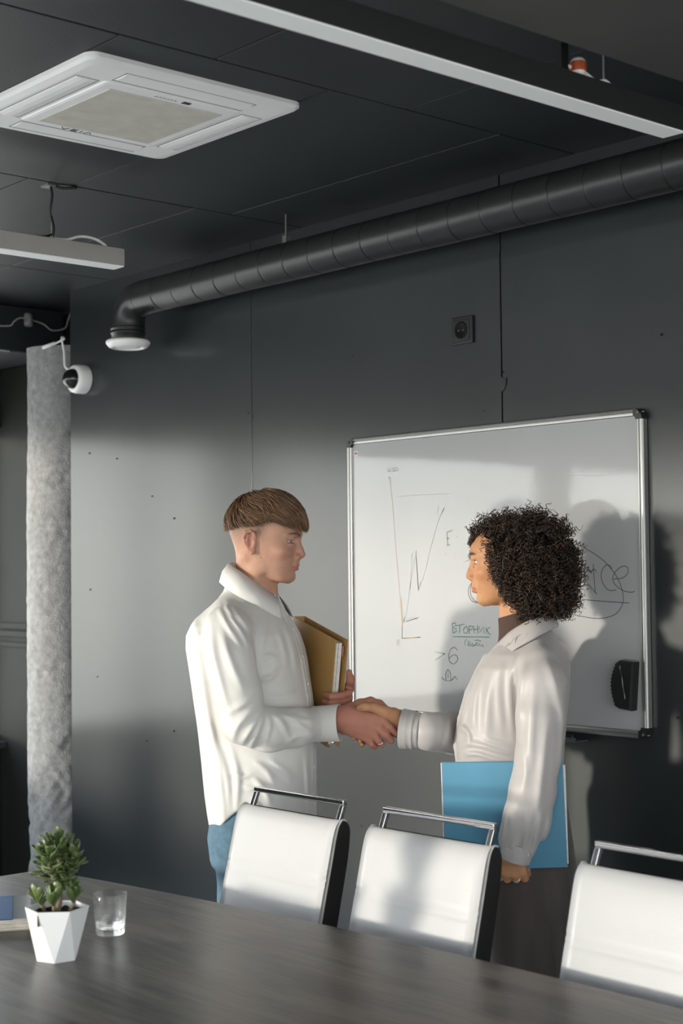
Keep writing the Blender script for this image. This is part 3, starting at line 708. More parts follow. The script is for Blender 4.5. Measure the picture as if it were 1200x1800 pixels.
for x in (-1.25, 1.25):
    l = box('leg', (x-.025, -.36, .02), (x+.025, .36, TZ-.034), M_TABLE, tb, bevel=.003)
    box('foot', (x-.04, -.40, 0), (x+.04, .40, .02), M_BLACK, tb, bevel=.003)
box('apron', (-1.225, -.02, .30), (1.225, .02, TZ-.06), M_TABLE, tb)

# ---------------------------------------------------------------- chairs
M_LEA = mat('white_leather', (.45, .45, .46), .38, bump=.06, bscale=350, noise=.015, nscale=4)
M_LEAB = mat('black_leather', (.016, .015, .015), .42, bump=.08, bscale=300)
def chair(label):
    """local +y points away from the table (chair back), x along the table"""
    t = thing('conference_chair', label, 'chair', (0, 0, 0))
    w = .186
    # backrest: curved side profile (y, z) of the front face and of the back face
    fr = [(-.075, .470), (-.060, .50), (-.045, .56), (-.022, .65), (.003, .75), (.026, .84), (.040, .895), (.050, .922), (.064, .936), (.080, .934)]
    bk = [(-.012, .470), (.004, .50), (.024, .56), (.048, .65), (.072, .75), (.093, .84), (.101, .895), (.101, .912), (.095, .926), (.082, .934)]
    F = spline([(0,)+p for p in fr], 14)[:, 1:]; B = spline([(0,)+p for p in bk], 14)[:, 1:]; n = len(F)
    # front pad: white, wraps over the top, with two stitched seams pressed in
    xsn = 14; v = []; fc = []
    for i in range(n):
        for j in range(xsn+1):
            u = -1+2*j/xsn; x = w*u
            puff = -.006*(1-abs(u)**6)
            for zs in (.803, .789, .520):
                puff += .0022*math.exp(-((F[i][1]-zs)/.0028)**2)
            v.append((x, F[i][0]+puff, F[i][1]))
    for i in range(n-1):
        for j in range(xsn): fc.append((i*(xsn+1)+j, i*(xsn+1)+j+1, (i+1)*(xsn+1)+j+1, (i+1)*(xsn+1)+j))
    # rim of the white pad on both sides
    for sgn, j in ((-1, 0), (1, xsn)):
        base = len(v)
        for i in range(n): v.append((sgn*(w+.001), F[i][0]+.010*(1-.8*(i/(n-1))**6), F[i][1]-.003*(i/(n-1))**6))
        for i in range(n-1):
            q = (i*(xsn+1)+j, (i+1)*(xsn+1)+j, base+i+1, base+i); fc.append(q if sgn > 0 else q[::-1])
    MB().add(v, fc).build('backrest_pad', M_LEA, t, smooth=True)
    # black back shell, sides visible
    v = []; fc = []
    for i in range(n):
        yf = F[i][0]+.0085*(1-.9*(i/(n-1))**6)
        v += [(-w, yf, F[i][1]), (-w, B[i][0]-.008*(i < n-1), B[i][1]), (-w+.008, B[i][0], B[i][1]), (w-.008, B[i][0], B[i][1]), (w, B[i][0]-.008*(i < n-1), B[i][1]), (w, yf, F[i][1])]
    for i in range(n-1):
        for j in range(5): fc.append((i*6+j, (i+1)*6+j, (i+1)*6+j+1, i*6+j+1))
    MB().add(v, fc).build('backrest_shell', M_LEAB, t)
    # piping along the pad edge
    for sgn in (-1, 1):
        MB().tube([(sgn*(w+.0005), p[0]+.009*(1-.8*(i/(n-1))**6), p[1]) for i, p in enumerate(F)], .0024, 6).build('piping', mat('beige_piping', (.50, .46, .42), .5), t, smooth=True)
    # chrome grab handle: square bar
    hb = MB(); hw = .170; s = .0066
    y0, z0, y1, z1 = .066, .90, .094, .976-.004
    hb.box((-hw, y1-s, z1-s), (hw, y1+s, z1+s))
    for sg in (-1, 1):
        a = Vector((sg*(hw-s), y0, z0)); bb = Vector((sg*(hw-s), y1, z1-s+.001)); dv = [(-s, -s), (s, -s), (s, s), (-s, s)]
        vv = [(a.x+p, a.y+q, a.z) for p, q in dv]+[(bb.x+p, bb.y+q, bb.z) for p, q in dv]
        hb.add(vv, [(0, 1, 5, 4), (1, 2, 6, 5), (2, 3, 7, 6), (3, 0, 4, 7), (0, 3, 2, 1), (4, 5, 6, 7)])
    hb.build('handle', M_CHROME, t, bevel=.002)
    # seat and cantilever frame
    sv = MB(); sv.box((-.197, -.50, .415), (.197, -.055, .475)); sv.build('seat', M_LEA, t, bevel=.02, seg=3)
    box('seat_base', (-.19, -.48, .395), (.19, -.07, .416), M_LEAB, t)
    for sg in (-1, 1):
        x = sg*.212
        P = spline([(x, -.03, .56), (x, -.045, .47), (x, -.10, .43), (x, -.40, .43), (x, -.505, .40), (x, -.52, .30), (x, -.52, .10), (x, -.50, .02), (x, -.42, .012), (x, .02, .012)], 6)
        MB().tube(P, .012, 10).build('leg', M_CHROME, t, smooth=True)
        MB().tube([(sg*.180, .0, .555), (x, -.03, .555)], .008, 8).build('bracket', M_CHROME, t)
    MB().tube([(-.212, .02, .012), (.212, .02, .012)], .012, 10).build('foot_bar', M_CHROME, t, smooth=True)
    return t
CHY = 2.306
c1 = chair('white leather conference chair in front of the man, first from the left')
c1.location = (-2.893, CHY, 0)
c2 = copy_tree(c1); c2.location = (-2.415, CHY+.002, 0); c2['label'] = 'white leather conference chair in the middle, beside the blue folder'; c2.rotation_euler = (0, 0, R_(1))
c3 = copy_tree(c1); c3.location = (-1.80, CHY-.004, 0); c3['label'] = 'white leather conference chair at the right edge of the picture'; c3.rotation_euler = (0, 0, R_(-.5))
for c in (c1, c2, c3): c['group'] = 'white conference chairs along the table'

# ---------------------------------------------------------------- things on the table
# glass of water
gl = thing('water_glass', 'clear tumbler with a little water beside the potted succulent', 'glass', (-2.806, 1.803, TZ+.0005))
def glass_mat():
    m = bpy.data.materials.new('clear_glass'); m.use_nodes = True; nt = m.node_tree; nt.nodes.clear(); N = nt.nodes.new
    o = N('ShaderNodeOutputMaterial'); t = N('ShaderNodeBsdfTransparent'); g = N('ShaderNodeBsdfGlass'); mx = N('ShaderNodeMixShader'); g.inputs['IOR'].default_value = 1.42; g.inputs['Roughness'].default_value = 0
    mx.inputs[0].default_value = .42; nt.links.new(t.outputs[0], mx.inputs[1]); nt.links.new(g.outputs[0], mx.inputs[2]); nt.links.new(mx.outputs[0], o.inputs[0]); return m
M_GLASS = glass_mat()
M_WATER = mat('water', (.98, .99, .99), .0, trans=1.0, ior=1.33)
MB().lathe([(0, 0), (.028, 0), (.0305, .0025), (.0335, .05), (.0355, .086), (.0351, .0868), (.0343, .086), (.0325, .05), (.0295, .015), (.027, .0125), (0, .012)], 48).build('tumbler', M_GLASS, gl, smooth=True)
MB().lathe([(0, .0126), (.0268, .0131), (.0291, .0152), (.0299, .026), (.0299, .0262), (0, .0262)], 40).build('water', M_WATER, gl, smooth=True)
# faceted pot with succulent
pp = thing('succulent_plant', 'leafy green succulent in a white faceted pot on the table', 'potted plant', (-2.706, 1.614, TZ), R_(22))
M_POT = mat('white_pot', (.74, .745, .75), .45)
n = 6; rt_, rb_, hp_ = .064, .043, .103
top = [(rt_*math.cos(2*math.pi*(k+.5)/n), rt_*math.sin(2*math.pi*(k+.5)/n), hp_) for k in range(n)]
bot = [(rb_*math.cos(2*math.pi*k/n), rb_*math.sin(2*math.pi*k/n), 0) for k in range(n)]
inn = [(x*.93, y*.93, hp_) for x, y, z in top]; inb = [(x*.86, y*.86, hp_-.012) for x, y, z in top]
v = top+bot+inn+inb; f = []
for k in range(n):
    k2 = (k+1) % n
    f += [(k, n+k, n+k2), (k, n+k2, k2), (k, k2, 2*n+k2, 2*n+k), (2*n+k, 2*n+k2, 3*n+k2, 3*n+k)]
f.append(tuple(n+k for k in range(n))[::-1])
MB().add(v, f).build('pot', M_POT, pp)
a = Vector(top[4]); ax = a.normalized()
nt_ = MB(); ang = math.atan2(a.y, a.x)
nt_.box((rt_-.006, -.0013, hp_-.028), (rt_-.0015, .0013, hp_+.0006), Matrix.Rotation(ang, 4, 'Z')); nt_.build('rim_slot', mat('slot_brown', (.10, .075, .06), .8), pp)
M_SOIL = mat('potting_soil', (.022, .013, .010), .95, noise=.5, nscale=90, bump=.8, bscale=180)
sv = []; sf = []; nn = 24
for i in range(6):
    for k in range(nn):
        a = 2*math.pi*k/nn; r = .058*i/5; hexr = .93*math.cos(math.pi/6)/math.cos(((a) % (math.pi/3))-math.pi/6)*1.0
        sv.append((r*hexr*.97*math.cos(a), r*hexr*.97*math.sin(a), hp_-.010+.0025*math.sin(i*4.1+k*2.7)))
for i in range(5):
    for k in range(nn): sf.append((i*nn+k, i*nn+(k+1) % nn, (i+1)*nn+(k+1) % nn, (i+1)*nn+k))
MB().add(sv, sf).build('soil', M_SOIL, pp)
M_STEM = mat('succulent_stem', (.16, .125, .085), .7, noise=.3, nscale=40)
M_LEAF = mat('succulent_leaf', (.078, .115, .036), .36, noise=.55, nscale=34, spec=.6)
rs = random.Random(11)
def stem_(pts, r0, r1):
    P = spline([(x, y, .09+(z-.09)*.85) for x, y, z in pts], 5); return MB().tube(P, np.linspace(r0, r1, len(P)), 8).build('stem', M_STEM, pp, smooth=True), P
stems = []
for pts, r0, r1 in (([(0, 0, .09), (.004, .002, .13), (.0, .0, .17), (.003, .004, .215), (0, .002, .25)], .0075, .004),
                    ([(.002, 0, .14), (.016, .01, .165), (.024, .018, .195), (.03, .02, .222)], .005, .003),
                    ([(.0, 0, .14), (-.018, .008, .17), (-.03, .004, .20), (-.036, .0, .225)], .005, .003),
                    ([(.0, 0, .15), (.006, -.02, .175), (.010, -.03, .205), (.006, -.034, .23)], .005, .003),
                    ([(.0, 0, .15), (-.004, .022, .18), (-.008, .032, .21), (-.004, .034, .235)], .005, .003),
                    ([(.022, .01, .09), (.028, .016, .11), (.03, .018, .125)], .005, .003), ([(-.02, -.012, .09), (-.026, -.016, .108), (-.03, -.02, .118)], .005, .003),
                    ([(.008, -.02, .09), (.012, -.026, .11), (.013, -.028, .122)], .005, .003)):
    stems.append(stem_(pts, r0, r1)[1])
def leaf_mesh(L, w, th, bend):
    n = 8; m = 8; v = []; f = []
    for i in range(n+1):
        t = i/n; ww = w*(.30+.70*math.sin(min(1, t*1.12)*math.pi*.62)**1.3)*(math.sqrt(max(0, 1-max(0, (t-.72)/.28)**2.2)) if t > .72 else 1)*.5+1e-4
        tt = th*.5*(1-.35*t)*(math.sqrt(max(0, 1-((t-.72)/.28)**2.2)) if t > .72 else 1)+1e-4
        for k in range(m):
            a = 2*math.pi*k/m; zc = tt*math.sin(a); v.append((t*L, ww*math.cos(a), bend*t*t*L+zc-(.12*w*math.cos(a)**2*0)))
    for i in range(n):
        for k in range(m): f.append((i*m+k, i*m+(k+1) % m, (i+1)*m+(k+1) % m, (i+1)*m+k))
    f += [tuple(range(m))[::-1], tuple(n*m+k for k in range(m))]
    me = bpy.data.meshes.new('leaf'); me.from_pydata(v, [], f); me.materials.append(M_LEAF); me.polygons.foreach_set('use_smooth', [True]*len(f)); return me
leafm = [leaf_mesh(.038, .0150, .0065, .25), leaf_mesh(.033, .013, .006, .1), leaf_mesh(.040, .014, .0062, .35), leaf_mesh(.020, .010, .005, .2)]
def leaf(p, az, el, me, s):
    o = bpy.data.objects.new('leaf', me); COL.objects.link(o); o.parent = pp
    o.location = p; o.rotation_euler = (rs.uniform(-.6, .6), -el, az); o.scale = (s, s, s)
for i, P in enumerate(stems[:5]):
    k0 = 8 if i == 0 else 4
    for k in range(k0, len(P)):
        nl = 4 if k > len(P)-7 else 3
        for q in range(nl):
            az = k*1.9+q*6.283/nl+rs.uniform(-.5, .5)
            leaf(P[k], az, rs.uniform(-.15, .8) if k < len(P)-4 else rs.uniform(.3, 1.3), leafm[rs.choice((0, 1, 1, 3, 3))], rs.uniform(.75, 1.08))
for P in stems[5:]:
    for q in range(7):
        leaf(P[-1-(q % 3)*2], q*0.95+rs.uniform(-.4, .4), rs.uniform(.25, 1.15), leafm[2 if q % 3 else 1], rs.uniform(.8, 1.25))
for q in range(120):
    u = rs.uniform(0, 6.283); zc = rs.uniform(-1, 1); rr2 = math.sqrt(1-zc*zc)
    p = (.034*rr2*math.cos(u)+.001, .034*rr2*math.sin(u), .194+.045*zc)
    leaf(p, u+rs.uniform(-.8, .8), .25+.7*zc+rs.uniform(-.35, .35), leafm[rs.choice((1, 3, 3, 3))], rs.uniform(.55, .95))
for q, (az, el, s) in enumerate(((3.6, .35, 1.1), (3.2, .1, 1.15), (.3, .35, 1.1), (.1, .75, 1.0), (2.7, .8, 1.0), (.6, .2, 1.05))):
    leaf(stems[(2, 2, 1, 1, 4, 1)[q]][-3+q % 2], az-R_(22)-R_(48), el, leafm[0], s)
# notebook at the left edge
nb = thing('notebook', 'thick notebook with blue cover and clear pocket at the left table edge', 'notebook', (-2.958, 1.697, TZ+.0005), math.atan2(.119, -.213))
# local x: along the right edge away from the camera; local y to the left
pg = MB()
for i in range(5):
    e = .0012*math.sin(i*2.3); pg.box((.002+e, .002, .002+.0042*i), (.240+e, .188, .0056+.0042*i))
pg.build('pages', mat('paper_edge', (.62, .57, .50), .8, noise=.15, nscale=60), nb)
box('back_cover', (-.001, 0, 0), (.244, .19, .002), mat('notebook_cover', (.38, .35, .32), .5), nb)
box('front_cover', (0, .036, .0235), (.244, .19, .0258), mat('blue_cover', (.025, .15, .42), .45, spec=.2), nb, bevel=.0008, seg=1)
box('clear_pocket', (0, -.004, .0235), (.244, .036, .0248), mat('pocket_film', (.50, .55, .58), .12), nb)
# ---------------------------------------------------------------- people: shared tools
M_SKIN = mat('skin', (1, 1, 1), .52, attr='tint', sss=.12, noise=.06, nscale=55, bump=.06, bscale=260, spec=.32)
M_EYE = mat('eye', (1, 1, 1), .12, attr='tint', spec=.6)
def head_field(vol, s, z0, df, fem=False):
    """face forward +x, left +y; z0 is the chin height, s the scale"""
    def T(f, l, z): return (f*s+df, l*s, z0+(z-1.488)*s)
    def r(*a): return tuple(q*s for q in a) if len(a) > 1 else a[0]*s
    jw = .90 if fem else 1.0
    # z, back, front, half width
    Zc = (lambda z: z if z < 1.62 else 1.62+(z-1.62)*.66) if fem else (lambda z: z)
    rows = [(1.728, -.005, .045, .02), (1.722, -.028, .066, .042), (1.712, -.046, .086, .056), (1.70, -.058, .099, .064), (1.68, -.069, .113, .0715), (1.66, -.074, .121, .0755), (1.64, -.0745, .1255, .077),
            (1.62, -.070, .127, .0768), (1.60, -.063, .1215, .0755), (1.58, -.056, .117, .073*(.98 if fem else 1)), (1.56, -.047, .1145, .0695*(.97 if fem else 1)),
            (1.545, -.034, .1145, .066*(.96 if fem else 1)), (1.53, -.016, .1135, .0625*jw), (1.515, .004, .1065, .0565*jw), (1.505, .020, .1055, .051*jw), (1.496, .036, .1045, .043*jw), (1.490, .050, .100, .033*jw), (1.486, .062, .092, .022*jw)]
    vol.rings([(z0+(Zc(z)-1.488)*s, b*s+df, f*s+df, w*s) for z, b, f, w in rows], k=.012, n=2.25)
    # neck
    if fem:
        vol.chain([T(-.010, 0, 1.36), T(.000, 0, 1.45), T(.008, 0, 1.545)], [.058, .049, .047], k=.02)
    else:
        vol.chain([T(-.014, 0, 1.38), T(-.004, 0, 1.46), T(.0, 0, 1.555)], [.066, .057, .054], k=.016)
        for q in (-1, 1): vol.cone(T(-.015, q*.05, 1.555), T(.035, q*.018, 1.42), .012, .012, k=.018)
        vol.ell(T(.046, 0, 1.462), (.012, .012, .016), k=.016)
    # brow, cheekbone, chin, jaw
    for q in (-1, 1):
        vol.chain([T(.121 if fem else .1225, q*.008, 1.614), T(.114, q*.032, 1.617), T(.099, q*.049, 1.612)], [.0055, .0055, .0030], k=.014)
        vol.ell(T(.084, q*.046, 1.571), r(.022, .020, .015), k=.02)
        vol.ell(T(.022, q*.054*jw, 1.526), r(.020, .012, .018), k=.02)
    vol.ell(T(.094, 0, 1.5025), r(.0155, .019, .0145), k=.016)
    # eye sockets then lids
    e, op_ = (.0035, .0008) if fem else (.001, -.0007)
    for q in (-1, 1):
        vol.ell(T(.121, q*.034, 1.599), r(.019, .021, .0110), k=.010, op='sub')
        vol.ell(T(.1045+e, q*.0325, 1.6065+op_), r(.0125, .0165, .0068), k=.004)
        vol.ell(T(.1030+e, q*.0325, 1.5895-op_*.5), r(.0122, .0160, .0062), k=.005)
        vol.ell(T(.1080+e, q*.0330, 1.598), r(.0095, .0140, .0048+op_), k=.002, op='sub')
    # nose
    w = .9 if fem else 1
    vol.chain([T(.1165, 0, 1.607), T(.1205, 0, 1.592), T(.1265, 0, 1.575), T(.1315, 0, 1.5625)], [.0085*s*w, .0080*s*w, .0085*s*w, .0088*s*w], k=.008, join=.004)
    vol.cone(T(.112, 0, 1.603), T(.1135, 0, 1.558), .0115*s, .0135*s, k=.006)
    for q in (-1, 1):
        vol.ell(T(.1205, q*.0115*w, 1.5565), r(.0095, .0070, .0068), k=.006)
        vol.ell(T(.1262, q*.0060, 1.5488), r(.0045, .0024, .0018), k=.002, op='sub')
    vol.cone(T(.128, 0, 1.558), T(.119, 0, 1.5505), .0055*s, .0045*s, k=.005)
    # mouth
    up, lo = (.0068, .0078) if fem else (.0055, .0064)
    vol.ell(T(.1110, 0, 1.541), r(.0105, .020, .012), k=.010)
    for q in (-1, 1):
        vol.chain([T(.1185 if not fem else .1195, q*.004, 1.5338), T(.1150, q*.013, 1.5318), T(.1050, q*.0225, 1.5286)], [up*s*.85, up*s*.75, up*s*.3], k=.003)
        vol.chain([T(.1150 if not fem else .1165, 0, 1.5230), T(.1120, q*.011, 1.5238), T(.1035, q*.021, 1.5278)], [lo*s*.9, lo*s*.8, lo*s*.3], k=.004)
        vol.chain([T(.1245, 0, 1.5287), T(.1205, q*.011, 1.5287), T(.1085, q*.024, 1.5282)], [.0018*s, .0018*s, .0014*s], k=.002, op='sub')
    vol.cone(T(.119, -.012, 1.5125), T(.119, .012, 1.5125), .005*s, .005*s, k=.008, op='sub')
    # ears
    for q in (-1, 1):
        vol.ell(T(.006, q*.077, 1.596), r(.017, .0095, .029), k=.006)
        vol.ell(T(.0085, q*.0885, 1.596), r(.0085, .0070, .0145), k=.004, op='sub')
        H = [T(.020, q*.077, 1.606), T(.0195, q*.083, 1.620), T(.010, q*.089, 1.628), T(-.003, q*.091, 1.624), T(-.0095, q*.0905, 1.610), T(-.006, q*.087, 1.594), T(.002, q*.082, 1.578), T(.010, q*.078, 1.568), T(.016, q*.076, 1.573)]
        vol.chain(H, [.0035*s, .0042*s, .0044*s, .0044*s, .0042*s, .004*s, .0042*s, .0055*s, .004*s], k=.0035)
        vol.chain([T(.003, q*.087, 1.618), T(-.001, q*.087, 1.604), T(.001, q*.0845, 1.590)], [.003*s]*3, k=.003)
        vol.ell(T(.0195, q*.0775, 1.596), r(.004, .005, .007), k=.004)
    return T
def face_tint(V, T, s, base, lip, blush, fade=None, brow=None):
    c = np.tile(np.array(base, np.float32), (len(V), 1))
    def blend(m, col): 
        c[:] = c*(1-m[:, None])+np.array(col, np.float32)*m[:, None]
    def g(p, rr): 
        q = np.array(T(*p)); return np.exp(-(((V-q)/(np.array(rr)*s))**2).sum(1))
    for q in (-1, 1):
        blend(.35*g((.10, q*.048, 1.565), (.03, .025, .02)), blush)
        blend(.55*np.clip(np.abs(V[:, 1])/s-.079, 0, .006)/.006*g((.004, q*.085, 1.598), (.05, .03, .04)), blush)
    blend(.45*g((.134, 0, 1.560), (.02, .014, .012)), blush)
    X, Y, Z = (V[:, 0]-T(0, 0, 0)[0])/s, V[:, 1]/s, (V[:, 2]-T(0, 0, 1.488)[2])/s+1.488
    hw = .0245
    arch_u = 1.5288+.0080*np.clip(1-(np.abs(Y)/hw)**1.6, 0, 1)-.0016*np.exp(-(Y/.004)**2)
    arch_l = 1.5282-.0120*np.clip(1-(np.abs(Y)/(hw*.95))**2, 0, 1)
    m = (X > .096) & (np.abs(Y) < hw)
    lipm = np.clip((arch_u-Z)/.0012+.5, 0, 1)*np.clip((Z-arch_l)/.0012+.5, 0, 1)*m
    blend(.85*lipm, lip)
    if fade is not None:
        h = np.clip((Z-1.588)/.045, 0, 1)*np.clip((.060-X)/.02, 0, 1)*np.clip((Z-1.45)/.02, 0, 1)
        # around the ear stays skin
        ear = np.exp(-(((X-.006)/.022)**2+((Z-1.598)/.034)**2)**2)*(np.abs(Y) > .072)
        blend(.72*h*(1-ear), fade)
    if brow is not None:
        for q in (-1, 1):
            t = np.clip((np.abs(Y)-.010)/.042, 0, 1); zc = 1.6135+.006*np.sin(t*2.2); th = .0046*(1-.5*t)
            blend(np.minimum(1, (1.5 if fade is None else .95)*np.exp(-((Z-zc)/th)**2))*(X > .080)*np.clip((np.abs(Y)-.008)/.004, 0, 1)*np.clip((.057-np.abs(Y))/.012, 0, 1), brow)
    return c
def eye_pair(T, s, parent, iris, gaze=(1, 0, 0), e=.001):
    for q in (-1, 1):
        c = np.array(T(.0965+e, q*.0320, 1.598)); n = 20; v = []; f = []
        for i in range(n+1):
            for k in range(24):
                a = math.pi*i/n; b = 2*math.pi*k/24; v.append((math.cos(a), math.sin(a)*math.cos(b), math.sin(a)*math.sin(b)))
        for i in range(n):
            for k in range(24): f.append((i*24+k, i*24+(k+1) % 24, (i+1)*24+(k+1) % 24, (i+1)*24+k))
        v = np.array(v); g = np.array(gaze, float); g /= np.linalg.norm(g); dp = v @ g
        col = np.tile(np.array((.46, .41, .38)), (len(v), 1)); col[dp > .76] = iris; col[dp > .955] = (.01, .01, .01)
        v = v*.0118*s*(1+.03*np.clip((dp-.85)/.15, 0, 1))[:, None]+c
        mesh_obj('eye', v, f, M_EYE, parent, True, col)
def person_root(name, label, C, ang):
    t = thing(name, label, 'person', (C[0], C[1], 0), R_(ang)); return t
def body_island(V1, F1, V2, F2):
    return np.vstack([V1, V2]), np.vstack([F1, np.asarray(F2)+len(V1)])

ANG = 36.193; CM = (-3.334, 2.62); CW = (-2.746, 3.05); GAP = .7284
def m2w(p): return (GAP-p[0], -p[1], p[2])          # man's frame -> woman's frame
def hp(px, py, w):   # point near the handshake in the man's frame; w = towards the camera
    return (.329+(px-655)*.00158+.25*(w-.03), -w, 1.102-(py-1275)*.00156)

# hands of the handshake
def finger(vol, pts, rs, k=.003):
    vol.chain(pts, rs, k=.0045, join=k)
def shake_hands():
    # --- man's right hand (back of the hand towards the camera)
    lo = hp(575, 1325, -.04); hi = hp(715, 1215, .085)
    v = Vol((hp(575, 0, .0)[0]-.03, -.115, 1.02), (hp(712, 0, .03)[0]+.02, .045, 1.185), .00135)
    W = .050
    v.chain([hp(560, 1270, W-.004), hp(598, 1264, W), hp(612, 1264, W)], [.030, .0285, .028], k=.004)
    v.cone(hp(600, 1256, W-.002), hp(620, 1255, W), .024, .022, k=.01); v.cone(hp(600, 1272, W-.002), hp(622, 1276, W), .022, .020, k=.01)
    # metacarpals
    kn = [hp(669, 1262, .052), hp(664, 1277, .055), hp(656, 1289, .052), hp(647, 1298, .046)]
    wr = [hp(612, 1252, W), hp(612, 1262, W+.003), hp(612, 1272, W+.002), hp(613, 1281, W-.002)]
    for i in range(4): v.cone(wr[i], kn[i], .0165, (.0118, .0122, .0115, .0102)[i], k=.012)
    for i in range(4): v.ell(kn[i], (.0115, .0105, .0105), k=.006)
    for i in range(3): v.cone(wr[i], tuple((a+b)/2 for a, b in zip(kn[i], kn[i+1])), .014, .0085, k=.010)
    # fingers close round her hand
    fg = [[kn[0], hp(683, 1276, .056), hp(695, 1287, .043), hp(697, 1291, .022), hp(692, 1291, .006)],
          [kn[1], hp(676, 1289, .058), hp(685, 1299, .045), hp(686, 1301, .022), hp(681, 1300, .006)],
          [kn[2], hp(664, 1299, .055), hp(670, 1306, .042), hp(669, 1307, .022), hp(664, 1305, .008)],
          [kn[3], hp(652, 1306, .048), hp(658, 1311, .036), hp(656, 1311, .020), hp(652, 1309, .009)]]
    rr = [[.0118, .0102, .0094, .0086, .0074], [.0120, .0104, .0096, .0088, .0075], [.0112, .0097, .009, .0082, .007], [.010, .0086, .008, .0073, .0062]]
    for p, r in zip(fg, rr): finger(v, p, r)
    # thumb over the far side of her hand
    v.chain([hp(612, 1250, W-.010), hp(634, 1240, .030), hp(652, 1235, .018), hp(668, 1240, .006), hp(680, 1248, .0)], [.0185, .0150, .0118, .0108, .0085], k=.008)
    # tendons and knuckle creases
    for i in range(4): v.cone(tuple(.7*a+.3*b+(0, -.004, 0)[j] for j, (a, b) in enumerate(zip(wr[i], kn[i]))), tuple(b+(0, -.0055, 0)[j] for j, b in enumerate(kn[i])), .005, .0055, k=.006)
    VM, FM = v.mesh(1)
    # --- woman's right hand (thumb on top, palm towards the camera)
    v = Vol((hp(590, 0, .0)[0]-.02, -.100, 1.02), (hp(728, 0, .03)[0]+.035, .065, 1.185), .00135)
    W2 = .012
    v.chain([hp(740, 1280, W2), hp(705, 1268, W2), hp(692, 1266, W2)], [.0255, .0245, .0240], k=.004)
    kn2 = [hp(655, 1254, .000), hp(650, 1266, -.004), hp(646, 1278, -.002), hp(645, 1289, .003)]
    wr2 = [hp(692, 1255, W2-.002), hp(692, 1264, W2-.006), hp(692, 1272, W2-.005), hp(692, 1281, W2)]
    for i in range(4): v.cone(wr2[i], kn2[i], .0155, (.0105, .011, .0105, .0092)[i], k=.011)
    fg = [[kn2[0], hp(636, 1260, -.004), hp(620, 1272, .0), hp(608, 1283, .018), hp(605, 1286, .036)],
          [kn2[1], hp(638, 1276, -.006), hp(628, 1290, .0), hp(622, 1296, .020), hp(621, 1296, .040)],
          [kn2[2], hp(640, 1290, -.004), hp(635, 1301, .004), hp(632, 1302, .024), hp(632, 1301, .042)],
          [kn2[3], hp(642, 1300, .000), hp(638, 1308, .008), hp(636, 1309, .026), hp(635, 1308, .040)]]
    rr = [[.0102, .0090, .0084, .0078, .0068], [.0106, .0092, .0086, .0080, .0070], [.010, .0088, .0082, .0076, .0066], [.009, .0078, .0072, .0066, .0058]]
    for p, r in zip(fg, rr): finger(v, p, r)
    v.chain([hp(698, 1262, .022), hp(676, 1252, .046), hp(655, 1242, .062), hp(640, 1241, .066), hp(631, 1244, .064)], [.0205, .0165, .0118, .0100, .0082], k=.010)
    v.cone(hp(698, 1272, .024), hp(675, 1262, .034), .018, .012, k=.012)
    VW, FW = v.mesh(1)
    return VM, FM, VW, FW
HVM, HFM, HVW, HFW = shake_hands()

# ---------------------------------------------------------------- the man
man = person_root('person', 'young man in a white shirt holding a yellow binder and shaking hands', CM, ANG)
SK_M = (.44, .245, .172)
v = Vol((-.13, -.115, 1.36), (.165, .115, 1.745), .0021)
TM = head_field(v, 1.0, 1.488, 0.0)
V, F = v.mesh(1)
cM = face_tint(V, TM, 1.0, SK_M, (.40, .125, .11), (.52, .20, .15), fade=(.16, .105, .075), brow=(.11, .065, .045))
# moles
for p, r in (((.0335, -.0715, 1.556), .0012),):
    d = np.linalg.norm(V-np.array(p), axis=1); i = d.argmin(); d = np.linalg.norm(V-V[i], axis=1); cM[d < r*1.5] = (.12, .05, .035)
# hidden trunk, arms and legs carry on from the neck as one coarse surface
b = Vol((-.25, -.36, -.01), (.36, .36, 1.50), .012)
b.rings([(.84, -.07, .08, .10), (1.0, -.09, .09, .10), (1.2, -.13, .10, .15), (1.33, -.12, .06, .14), (1.40, -.07, .03, .05)], k=.02)
b.cone((-.012, 0, 1.40), (-.004, 0, 1.48), .05, .045, k=.03)
b.chain([(-.03, -.15, 1.33), (.02, -.235, 1.115), hp(560, 1270, .047)], [.05, .038, .024], k=.02)
b.chain([(-.03, .15, 1.33), (-.02, .26, 1.13), (.11, .17, 1.10)], [.05, .038, .026], k=.02)
for q in (-1, 1):
    b.chain([(0, q*.06, .86), (.015, q*.09, .50), (-.015, q*.095, .10)], [.06, .050, .04], k=.02)
    b.chain([(-.04, q*.095, .06), (.13, q*.10, .05)], [.035, .03], k=.02)
BV, BF = b.mesh(1)
# left hand, fingers hooked round the binder's fore-edge
def loc_left(): 
    h = Vol((.06, -.03, 1.06), (.30, .26, 1.24), .0016)
    return h
BT = np.array((.624, -.784, 0.0)); BN = np.array((.784, .624, 0))      # binder: along the cover towards the fore-edge; away from the man
B0 = np.array((.050, .222, 1.386))                                       # top spine corner of the near cover
BTt = BT*.979+np.array((0, 0, -.204)); BTt /= np.linalg.norm(BTt)
BE = np.array((BT[0]*-.204, BT[1]*-.204, -.979)); BE /= np.linalg.norm(BE)   # down the cover
BW, BH, BD = .283, .305, .034
def bp(u, e, d): return tuple(B0+BTt*u+BE*e+BN*d)
h = Vol((.03, -.07, 1.03), (.36, .30, 1.29), .0016)
h.chain([(.07, .25, 1.09), bp(.16, .27, .075), bp(.215, .225, .066)], [.026, .026, .022], k=.006)
kn = [bp(.262, .150, .058), bp(.268, .170, .060), bp(.268, .190, .060), bp(.264, .208, .056)]
for i, q in enumerate(kn): h.cone(bp(.215, .205+.01*i, .064), q, .017, .012, k=.012)
